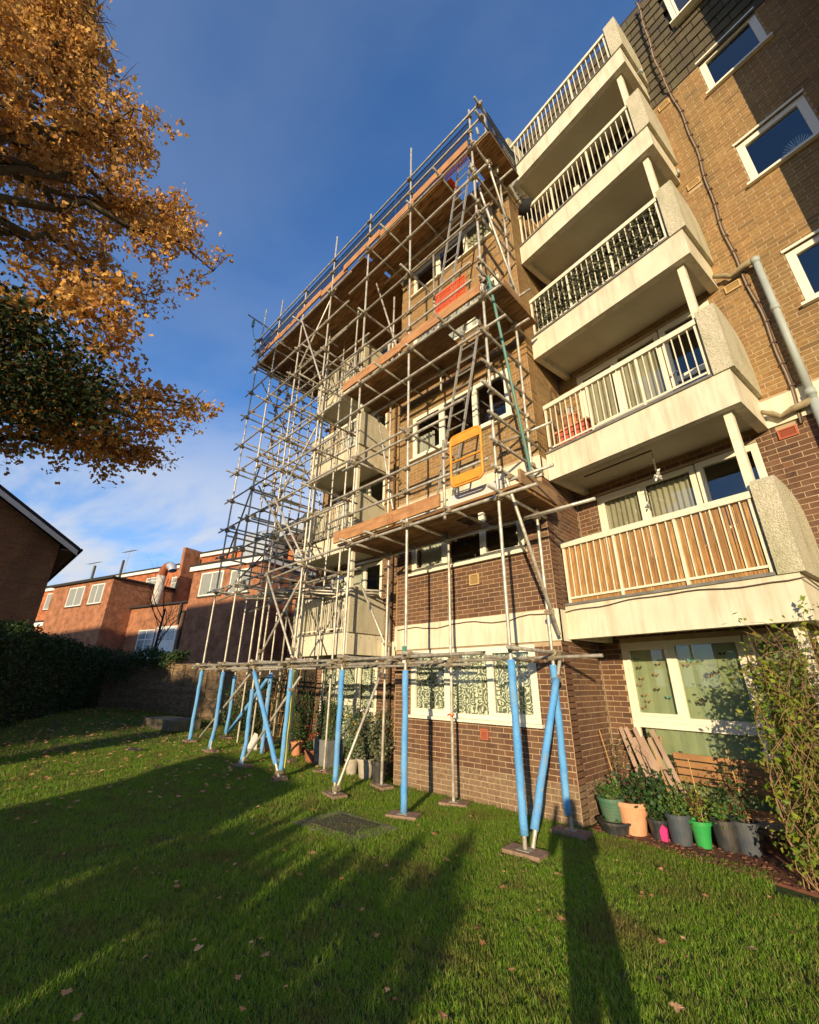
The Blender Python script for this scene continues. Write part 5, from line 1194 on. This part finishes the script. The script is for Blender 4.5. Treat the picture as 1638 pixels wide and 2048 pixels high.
mb = MB(); mb.tube([FT.P(-6.7, 2.85, 1), FT.P(-6.7, 2.85, 6.6)], .1, 8); mb.tube([FT.P(-7.2, 2.85, 5.6), FT.P(-7.2, 2.85, 7.3)], .09, 8); e3.part('downpipe', mb, M['iron'])
e6 = extension('tall red back extension at the far left with one white window', -38, -23.0, 4, 8, 10.55, [(-31.0, -28.0, 8.3, 10.0, 2)], m='wall_red', fascia=True)
e4 = extension('low white topped outbuilding at the far left of the terrace', -31, -23.2, 2.2, 3.98, 6.6, [], m='wall_red')
mb = MB(); mb.box(FT, -31, -23.1, 1.9, 2.19, 6.2, 6.55); e4.part('gutter', mb, M['white'])
e5 = extension('dark brick rear wing with a red door behind the scaffolding', 4.3, 15, 2.5, 8, 7.6, [(10.3, 11.6, 4.2, 6.4, 2, 'glassy')], m='wall_redbrown')
mb = MB(); mb.box(FT, 7.6, 9.0, 2.42, 2.5, 2.4, 6.0); d_ = e5.part('door', mb, M['door_red'])
mb = MB(); mb.box(FT, 7.9, 8.6, 2.38, 2.42, 4.7, 5.6); mb.box(FT, 7.9, 8.6, 2.38, 2.42, 2.9, 3.8); e5.part('pane', mb, M['glassy'], d_)
# flue and duct
T = Thing('flue_pipe', 'fat white extractor flue with a rusty bent top on the link roof', 'flue', FT.P(-11.3, 4, 7))
p = FT.P(-12.9, 4.4, -.45); mb = MB(); mb.tube([p+Vector((0, 0, 7.1)), p+Vector((0, 0, 10.7))], .36, 16); T.part('shaft', mb, M['flue'], smooth=True)
mb = MB(); mb.tube([p+Vector((0, 0, 10.7)), p+FT.x*.12+Vector((0, 0, 11.1)), p+FT.x*.45+Vector((0, 0, 11.4)), p+FT.x*.85+Vector((0, 0, 11.45))], .37, 16, False); T.part('elbow', mb, M['rust'], smooth=True)
mb = MB(); mb.tube([p+FT.x*.85+Vector((0, 0, 11.45)), p+FT.x*1.2+Vector((0, 0, 11.3)), p+FT.x*1.35+Vector((0, 0, 10.95))], [.37, .36, .34], 16, False); T.part('hood', mb, M['zinc'], smooth=True)
T = Thing('roof_duct', 'large square zinc duct bending over the roof of the right extension', 'duct', FT.P(-3, 6, 9))
for i, u in enumerate((-4.6, -3.0)):
    mb = MB(); mb.box(FT, u, u+1.3, 5.5, 7.3, 9, 12.6); T.part('riser', mb, M['zinc'])
    mb = MB(); pts = [(5.5+.9+.9*math.cos(a), 12.6+.9*math.sin(a)) for a in [math.pi*k/8 for k in range(9)]]
    mb.prism([FT.P(u, v_, z_) for v_, z_ in pts], FT.x*1.3); T.part('bend', mb, M['zinc'])
mb = MB(); mb.box(FT, -1.7, 2.4, 6, 7.5, 12.6, 13.4+.5); T.part('run', mb, M['zinc'])
# aerials
for (u, z, lab) in ((-34.5, 12.4, 'leftmost television aerial on the terrace roof'), (-27.5, 13.0, 'television aerial standing right of the other on the terrace roof')):
    T = Thing('tv_aerial', lab, 'aerial', FT.P(u, 9, z)); mb = MB(); mb.tube([FT.P(u, 9, z), FT.P(u+.1, 9, z+2.6)], .04, 5); T.part('mast', mb, M['alu'])
    mb = MB(); mb.tube([FT.P(u-.9, 9, z+2.5), FT.P(u+1.2, 9, z+2.6)], .03, 5)
    for k in range(8): mb.tube([FT.P(u-.8+k*.26, 8.6, z+2.4), FT.P(u-.8+k*.26, 9.4, z+2.7)], .02, 4)
    T.part('elements', mb, M['alu'])
for u, z, lab in ((-16.4, 8.8, 'grey satellite dish beside the flue'), (-12.1, 9.3, 'grey satellite dish on the wall right of the party wall')):
    T = Thing('satellite_dish', lab, 'satellite dish', FT.P(u, 7.5, z)); c = FT.P(u, 7.3, z); mb = MB()
    b = len(mb.v)
    for rr_, dd in ((0, .12), (.25, .09), (.45, 0)):
        for k in range(12): a = k*math.pi/6; mb.v.append(c+FT.x*rr_*math.cos(a)+FT.y*dd+Vector((0, 0, rr_*math.sin(a))))
    for i in range(2):
        for k in range(12): mb.f.append((b+i*12+k, b+i*12+(k+1) % 12, b+(i+1)*12+(k+1) % 12, b+(i+1)*12+k))
    T.part('dish', mb, M['grey_plastic']); mb = MB(); mb.tube([c+FT.y*.1, c+FT.y*.7], .04, 5); mb.tube([c-Vector((0, 0, .4)), c-FT.y*.5], .02, 4); T.part('arm', mb, M['iron'])

# ------------------------------------------------------------------ trees
def branchy(mb, p, d, L, r, depth, rnd, tips, spread=.5, up=.15):
    n = 4; pts = [p]; rs = [r]; dd = d.copy()
    for i in range(n):
        dd = (dd+Vector((rnd.gauss(0, .12), rnd.gauss(0, .12), rnd.gauss(0, .10)+up*.2))).normalized(); pts.append(pts[-1]+dd*L/n); rs.append(r*(1-.45*(i+1)/n))
    mb.tube(pts, rs, 6 if r > .03 else 4, False); tips.append(pts[-1])
    if depth == 0: tips.append(pts[2]); tips.append(pts[3]); return
    for k in range(3 if depth > 1 else 4):
        i = rnd.randint(1, n); q = pts[i]; nd = (dd+Vector((rnd.gauss(0, spread), rnd.gauss(0, spread), rnd.gauss(0, spread*.8)+up))).normalized()
        branchy(mb, q, nd, L*rnd.uniform(.5, .72), rs[i]*.6, depth-1, rnd, tips, spread, up)
rt_ = random.Random(31)
T = Thing('bare_tree', 'thin bare tree standing in front of the link building behind the fence', 'tree', (-21.2, 6.0, .5))
mb = MB(); mb.tube([(-21.2, 6.0, .4), (-21.2, 6.0, 2.5), (-21.1, 6.05, 4.6)], [.07, .06, .04], 8); T.part('trunk', mb, M['bark'])
mb = MB(); tips = []
for i in range(8): a = i*.8; branchy(mb, Vector((-21.15, 6.03, 2.7+.25*i)), Vector((math.cos(a)*.6, math.sin(a)*.6, .9)).normalized(), 1.6, .022, 2, rt_, tips, .45, .25)
T.part('branches', mb, M['bark'])
# the big autumn tree
hd = Vector((-.99692, .07846, 0)); sd = Vector((.07846, .99692, 0)); TC = hd*9.9+sd*(-3.3)
prof = [(5.3, 2.2), (5.8, 3.9), (6.6, 4.75), (7.6, 5.2), (8.8, 5.15), (10.2, 4.75), (11.2, 4.45), (12.5, 4.55), (13.6, 3.9), (14.4, 3.2), (15.6, 1.9), (16.6, 1.15), (17.6, .7), (18.8, .4), (20, .2)]
def prad(z):
    for (a, ra), (b, rb) in zip(prof, prof[1:]):
        if a <= z <= b: return ra+(rb-ra)*(z-a)/(b-a)
    return 0
T = Thing('autumn_tree', 'tall tree with golden brown autumn leaves and dark ivy on its limbs', 'tree', (TC.x, TC.y, 0))
mb = MB(); tr = [Vector((TC.x+.1*math.sin(z*.7), TC.y+.12*math.cos(z*.5), z)) for z in [0, 2, 4, 6, 8, 10, 12, 14, 16, 18]]
mb.tube(tr, [.42, .36, .33, .30, .26, .21, .16, .11, .07, .03], 12); T.part('trunk', mb, M['bark'], smooth=True)
limbs = MB(); twigs = MB(); clusters = []
rr2 = random.Random(77)
for i in range(74):
    z = rr2.uniform(5.7, 19.2); a = rr2.uniform(0, 6.283); rmax = prad(z)*rr2.uniform(.86, 1.05)
    q = Vector((math.cos(a), math.sin(a), 0)); e = sd*q.x*rmax+hd*q.y*rmax*.62; tip = Vector((TC.x, TC.y, z))+e
    if z < 8.5: tip.z = z+rr2.uniform(-.3, .2)
    zb_ = max(3.8, z-rr2.uniform(1.2, 3.2)) if z > 7 else rr2.uniform(5.2, 7.0)
    k = min(int(zb_/2), 8); base = tr[k].lerp(tr[k+1], (zb_-2*k)/2)
    pts = [base]; n = 7
    for j in range(1, n+1):
        t = j/n; p = base.lerp(tip, t)+Vector((rr2.gauss(0, .16), rr2.gauss(0, .16), rr2.gauss(0, .12)+.5*math.sin(t*math.pi)*(.6 if z > 8 else .25)))
        pts.append(p)
    r0 = .03+.017*rmax; limbs.tube(pts, [r0*(1-.85*j/n) for j in range(n+1)], 6, False)
    for j in range(2, n+1):
        for _ in range(5 if j > 3 else 2):
            d = Vector((rr2.gauss(0, 1), rr2.gauss(0, 1), rr2.gauss(0, .7))).normalized()*rr2.uniform(.35, .95)
            s0 = pts[j]; s1 = s0+d*.5+Vector((0, 0, .05)); s2 = s0+d+Vector((0, 0, -.1)); twigs.tube([s0, s1, s2], [.012, .008, .003], 3, False)
            for c_ in (s1, s2, s2+Vector((rr2.gauss(0, .16), rr2.gauss(0, .16), rr2.gauss(0, .14)))):
                v_ = c_-Vector((TC.x, TC.y, 0)); rr3 = math.hypot(v_.dot(sd), v_.dot(hd)/.62)
                if rr3 < prad(c_.z)*1.04+.05: clusters.append(c_)
T.part('limbs', limbs, M['bark_moss'], smooth=True, kind='stuff'); T.part('twigs', twigs, M['bark'], kind='stuff')
lv = MB(); iv = MB()
for c_ in clusters:
    for _ in range(int(rr2.random()**1.2*30)+4): lv.leaf(c_+Vector((rr2.gauss(0, .13), rr2.gauss(0, .13), rr2.gauss(0, .11)-.04)), .115*rr2.uniform(.45, 1.3), rr2, 1)
def ivy(c, n, s): 
    for _ in range(n): iv.leaf(c+Vector((rr2.gauss(0, s), rr2.gauss(0, s), rr2.gauss(0, s*.8))), .085*rr2.uniform(.7, 1.3), rr2)
for p in tr[1:6]:
    for k in range(7): ivy(p+Vector((rr2.gauss(0, .3), rr2.gauss(0, .3), rr2.uniform(-1, 1))), 130, .22)
for (a, b, n) in (((1.5, 6.5), (3.0, 6.0), 13), ((1.5, 5.7), (3.5, 5.75), 17), ((1.6, 5.2), (3.4, 5.35), 15), ((1.3, 6.0), (2.3, 6.9), 7)):
    for k in range(n):
        t = k/n; c_ = Vector((TC.x, TC.y, 0))+sd*(a[0]+(b[0]-a[0])*t)+hd*rr2.uniform(-2.9, -2.4); c_.z = a[1]+(b[1]-a[1])*t+rr2.gauss(0, .18); ivy(c_, rr2.randint(30, 150), .22)
T.part('foliage', lv, M['leaf_gold'], kind='stuff'); T.part('ivy', iv, M['leaf_ivy_dark'], kind='stuff')

# ------------------------------------------------------------------ hedge and fence
def hedge(name, label, cat, p0, p1, h0, h1, w, n, m, rnd, size=.09, stuff=None):
    p0, p1 = Vector(p0), Vector(p1); T = Thing(name, label, cat, (p0+p1)/2); d = (p1-p0); nn = Vector((-d.y, d.x, 0)).normalized(); lv = MB(); core = MB()
    steps = 14
    for i in range(steps):
        a, b = i/steps, (i+1)/steps; q0, q1 = p0+d*a, p0+d*b; ha, hb = h0+(h1-h0)*a-.3, h0+(h1-h0)*b-.3; w2 = w*.34
        core.hexa([q0-nn*w2, q1-nn*w2, q1+nn*w2, q0+nn*w2, q0-nn*w2*.7+Vector((0, 0, ha)), q1-nn*w2*.7+Vector((0, 0, hb)), q1+nn*w2*.7+Vector((0, 0, hb)), q0+nn*w2*.7+Vector((0, 0, ha))])
    for _ in range(n):
        t = rnd.random(); h = (h0+(h1-h0)*t)*(1+.05*math.sin(t*23)+.04*math.sin(t*51)); q = p0+d*t
        if rnd.random() < .35: z = h+rnd.gauss(-.08, .09); v = rnd.uniform(-.42, .42)*w
        else: z = rnd.random()**.9*h; v = -math.copysign((.42+.06*math.sin(t*31+z*3)+rnd.gauss(0, .04))*w, rnd.random()-.15)*(-1)
        c_ = q+nn*v; c_.z += z; lv.leaf(c_, size*rnd.uniform(.6, 1.3), rnd)
    T.part('woody_core', core, M['bark']); T.part('foliage', lv, M[m], kind='stuff'); return T
rh = random.Random(91)
hedge('ivy_hedge', 'tall dark ivy covered hedge along the left side of the garden', 'hedge', (-21.6, 3.9, .5), (-12.6, -1.0, .1), 2.15, 2.85, 1.3, 28000, 'leaf_ivy', rh)
FF = Fr((-15.6, 6.37, 0), (math.cos(aT), math.sin(aT), 0), (-math.sin(aT), math.cos(aT), 0))
FN = Thing('panel_fence', 'dark wooden lap panel fence with posts, partly under ivy', 'fence', (-17, 6, .4))
for i in range(6):
    u1 = 1.6-i*1.86; u0 = u1-1.80; zb_ = .42+.03*i; hh = 1.72+(.18 if i > 1 else 0)
    pm = MB(); pm.box(FF, u0, u1, .02, .035, zb_, zb_+hh); pn = FN.part('panel', pm, M['fence'])
    k = 0
    while k*.125 < hh-.05:
        z = zb_+k*.125; s = MB(); w_ = R.uniform(-.006, .006)
        s.hexa([FF.P(u0, -.004, z+w_), FF.P(u1, -.004, z-w_), FF.P(u1, .018, z-w_), FF.P(u0, .018, z+w_), FF.P(u0, .010, z+.14+w_), FF.P(u1, .010, z+.14-w_), FF.P(u1, .019, z+.14), FF.P(u0, .019, z+.14)]); FN.part('slat', s, M['fence'], pn); k += 1
    for q in (.33, .66): s = MB(); s.box(FF, u0+1.8*q, u0+1.8*q+.04, -.03, -.006, zb_, zb_+hh); FN.part('batten', s, M['fence'], pn)
    s = MB(); s.box(FF, u0, u1, -.03, .04, zb_+hh, zb_+hh+.03); FN.part('capping', s, M['fence'], pn)
    s = MB(); s.box(FF, u1+.0, u1+.055, -.03, .06, .2, zb_+hh+.1); FN.part('post', s, M['fence'])
s = MB(); s.box(FF, -9.5, 1.7, .0, .05, .15, .43); FN.part('gravel_board', s, M['concrete'])
# fence on to the building, shade painted into its dark boards
mb = MB(); F2 = Fr((-14.1, 6.9, 0), (1, .22, 0), (-.22, 1, 0)); T = Thing('close_board_fence', 'shade-darkened close boarded fence behind the scaffold feet', 'fence', (-13, 7.2, .3))
for i in range(24): s = MB(); s.box(F2, i*.125, i*.125+.118, R.uniform(0, .006), .02, .25, 2.0); T.part('board', s, M['shade_wood'])
s = MB(); s.box(F2, 0, 3.0, .021, .06, .6, .68); s.box(F2, 0, 3.0, .021, .06, 1.6, 1.68); T.part('rail', s, M['shade_wood'])
mb = MB()
for _ in range(9000):
    t = rh.random(); c_ = FF.P(-9.5+7.8*t, rh.uniform(-.35, .35), 0); c_.z = 2.75-.1*t+.12*math.sin(t*19)-(2.0-1.75*t)*rh.random()**1.3+rh.gauss(0, .05); mb.leaf(c_, .09*rh.uniform(.6, 1.2), rh)
obj('fence_ivy', mb, M['leaf_ivy'], label='dark ivy spilling over the left fence panels', cat='ivy', kind='stuff')
rk = random.Random(4)
T = Thing('garden_shrub', 'dark evergreen shrub behind the feet of the scaffolding', 'shrub', (-13.2, 6.6, .3))
shrub(T, (-14.2, -12.4, 6.2, 6.9, .2, 1.6), 50, 2600, .07, 'leaf_ivy', 'twig', rk, FA)

# ------------------------------------------------------------------ left house
HS = Thing('brick_house', 'dark brick house gable with white bargeboard and black verge at the left edge', 'house', (-21, -2.5, 0))
FH = Fr((-17, 0, 0), (0, 1, 0), (-1, 0, 0))                 # u = Y
hw = {}; mb = MB(); EV, RG, YE, YR = 5.62, 8.4, 1.45, -3.0
P = [FH.P(YE, 0, 0), FH.P(YE, 0, EV), FH.P(YR, 0, RG), FH.P(2*YR-YE, 0, EV), FH.P(2*YR-YE, 0, 0)]
mb.prism(P, (-8, 0, 0)); hw['house'] = HS.part('wall', mb, M['mortar_red'])
k = 0
while k*.075 < RG:
    zc = k*.075+.0375; lim = YE if zc < EV else YE-(zc-EV)/(RG-EV)*(YE-YR); lo = 2*YR-lim
    if lim-lo > .3 and lim > -2.5:
        lay(FH, max(lo, -2.6), lim, k*.075, (k+1)*.075, 0, [], lambda z: 'brick_red', 'house')
    k += 1
place_bricks(HS, hw, {'house'}, 300)
sl_ = (RG-EV)/(YE-YR)
def roofside(s):
    m_ = MB(); a = Vector((-16.6, YR, RG+.12)); e = Vector((-16.6, YR+s*(YE-YR+.48), EV+.12-.48*sl_)); m_.prism([a, e, e+Vector((0, 0, .11)), a+Vector((0, 0, .11))], (-8.8, 0, 0)); return m_
r1 = HS.part('roof', roofside(1), M['roof_dark']); HS.part('roof', roofside(-1), M['roof_dark'])
for s in (1, -1):
    m_ = MB(); a = Vector((-16.58, YR, RG+.10)); e = Vector((-16.58, YR+s*(YE-YR+.44), EV+.10-.44*sl_)); m_.prism([a, e, e-Vector((0, 0, .16)), a-Vector((0, 0, .16))], (.03, 0, 0)); HS.part('bargeboard', m_, M['white'])
m_ = MB(); m_.box(FA, -24.8, -16.62, YE+.02, YE+.44, EV-.22, EV-.19); HS.part('soffit', m_, M['wood_old'])
m_ = MB(); m_.tube([(-24.8, YE+.50, EV-.16), (-16.5, YE+.50, EV-.16)], .055, 8); HS.part('gutter', m_, M['black'])

# ------------------------------------------------------------------ behind the camera: what throws the long shadows
def acr(a, c): return (-.46*a+.888*c, .888*a+.46*c)
SH = Thing('shadow_caster_shed', 'unseen shed with a sloping roof added behind the photographer to shade the lawn', 'shed', (*acr(-6, -5.7), 0))
FS = Fr((*acr(-6, -5.7), 0), (.888, .46, 0), (-.46, .888, 0))  # unseen shed, added and sized to cast the dark band on the lawn
mb = MB()
mb.hexa([FS.P(-1.5, -1, 0), FS.P(1.5, -1, 0), FS.P(1.5, 1, 0), FS.P(-1.5, 1, 0), FS.P(-1.5, -1, 2.95), FS.P(1.5, -1, 2.5), FS.P(1.5, 1, 2.5), FS.P(-1.5, 1, 2.95)]); SH.part('wall', mb, M['fence'])
mb = MB(); mb.hexa([FS.P(-1.6, -1.1, 2.98), FS.P(1.6, -1.1, 2.5), FS.P(1.6, 1.1, 2.5), FS.P(-1.6, 1.1, 2.98), FS.P(-1.6, -1.1, 3.04), FS.P(1.6, -1.1, 2.56), FS.P(1.6, 1.1, 2.56), FS.P(-1.6, 1.1, 3.04)]); SH.part('roof', mb, M['roof_dark'])
mb = MB(); mb.box(FS, -.4, .4, 1.0, 1.03, .05, 1.9); SH.part('door', mb, M['wood_old'])
def bush(a, c, h, w, n, lab, seed):
    x, y = acr(a, c); r = random.Random(seed); T = Thing('garden_bush', lab, 'bush', (x, y, 0)); st = MB(); tips = stems(st, (x, y, 0), 26, h*.9, w, r, .012); T.part('stems', st, M['bark']); lv = MB()
    for _ in range(n):
        t = r.choice(tips); lv.leaf(t+Vector((r.gauss(0, .18), r.gauss(0, .18), r.gauss(0, .15))), .09, r)
    T.part('foliage', lv, M['leaf_dark'], kind='stuff')
rg = random.Random(12)
for (c0_, c1_, h_, lab) in ((-4.14, -2.98, 2.45, 'short unseen hedge added behind the photographer to shade the lawn'), (-2.90, -.85, 2.35, 'longer unseen hedge added behind the photographer to shade the lawn')):  # unseen hedges, added and shaped to dim the near lawn
    hedge('shadow_caster_hedge', lab, 'hedge', (*acr(-7.5, c0_), 0), (*acr(-7.5, c1_), 0), h_, h_+.1, .8, 6500, 'leaf_dark', rg)
BT = Thing('shadow_caster_tree', 'unseen leafy tree added behind the photographer to shade the hedge and fence', 'tree', (*acr(-8, -12.0), 0)); rb = random.Random(3); x_, y_ = acr(-8, -12.0)  # unseen tree, added to throw shade on the hedge and fence
mb = MB(); mb.tube([(x_, y_, 0), (x_+.1, y_, 2.5), (x_, y_+.1, 5)], [.2, .15, .08], 8); BT.part('trunk', mb, M['bark']); mb = MB()
for _ in range(150):
    c_ = Vector((x_+rb.gauss(0, 1.0), y_+rb.gauss(0, 1.0), rb.uniform(1.2, 6.1)))
    for _ in range(45): mb.leaf(c_+Vector((rb.gauss(0, .28), rb.gauss(0, .28), rb.gauss(0, .25))), .13, rb)
BT.part('foliage', mb, M['leaf_dark'], kind='stuff')
BB = Thing('brick_block', 'long brick block of flats far behind the photographer', 'block of flats', (*acr(-30, -28), 0))
FK = Fr((*acr(-26, 0), 0), (.888, .46, 0), (.46, -.888, 0))
mb = MB(); mb.box(FK, -46, -13.4, 0, 9, 0, 15.8); BB.part('wall', mb, M['wall_redbrown']); mb = MB(); mb.box(FK, -46.3, -13.3, -.3, 9.3, 15.8, 15.95); BB.part('roof', mb, M['roof_dark'])
for i in range(8):
    for j in range(5): mb = MB(); mb.box(FK, -44+i*3.9, -42.2+i*3.9, -.03, .0, 1.1+j*2.9, 2.5+j*2.9); BB.part('window', mb, M['glassy'])

# ------------------------------------------------------------------ the photographer (throws the shadow on the lawn)
PX = Vector((.27, -.28, 0)); fwd = Vector((-.70, .714, 0)); sd2 = Vector((.714, .70, 0))
V = []; E_ = []; RD = []
def vtx(f_, s_, z_, r1_, r2_=None, par=None):
    V.append(PX+fwd*f_+sd2*s_+Vector((0, 0, z_))); RD.append((r1_, r2_ or r1_))
    if par is not None: E_.append((par, len(V)-1))
    return len(V)-1
pel = vtx(0, 0, .95, .155, .12); ab = vtx(0, 0, 1.12, .14, .11, pel); ch = vtx(.01, 0, 1.32, .17, .12, ab); nk = vtx(.0, 0, 1.49, .06, .06, ch); hd0 = vtx(.02, 0, 1.58, .085, .095, nk); hd1 = vtx(.03, 0, 1.68, .09, .10, hd0); vtx(.02, 0, 1.745, .06, .07, hd1)
for s in (-1, 1):
    h = vtx(0, s*.10, .88, .095, .095, pel); k = vtx(.01, s*.12, .50, .062, .062, h); an = vtx(-.01, s*.13, .09, .042, .042, k); vtx(.14, s*.14, .035, .035, .045, an)
    sh = vtx(0, s*.19, 1.42, .062, .062, ch); el = vtx(.14, s*.24, 1.22, .045, .045, sh); wr = vtx(.32, s*.10, 1.52, .032, .032, el); vtx(.36, s*.065, 1.60, .035, .022, wr)
me = bpy.data.meshes.new('person'); me.from_pydata([tuple(v-PX) for v in V], E_, []); me.materials.append(M['cloth'])
po = bpy.data.objects.new('person', me); po.location = PX; C.objects.link(po)
props(po, 'person standing on the lawn holding up a phone to take the picture', 'person')
sk = po.modifiers.new('skin', 'SKIN'); me.skin_vertices[0].data[0].use_root = True
for i, (a, b) in enumerate(RD): me.skin_vertices[0].data[i].radius = (a, b)
po.modifiers.new('sub', 'SUBSURF').levels = 1; po.modifiers['sub'].render_levels = 2
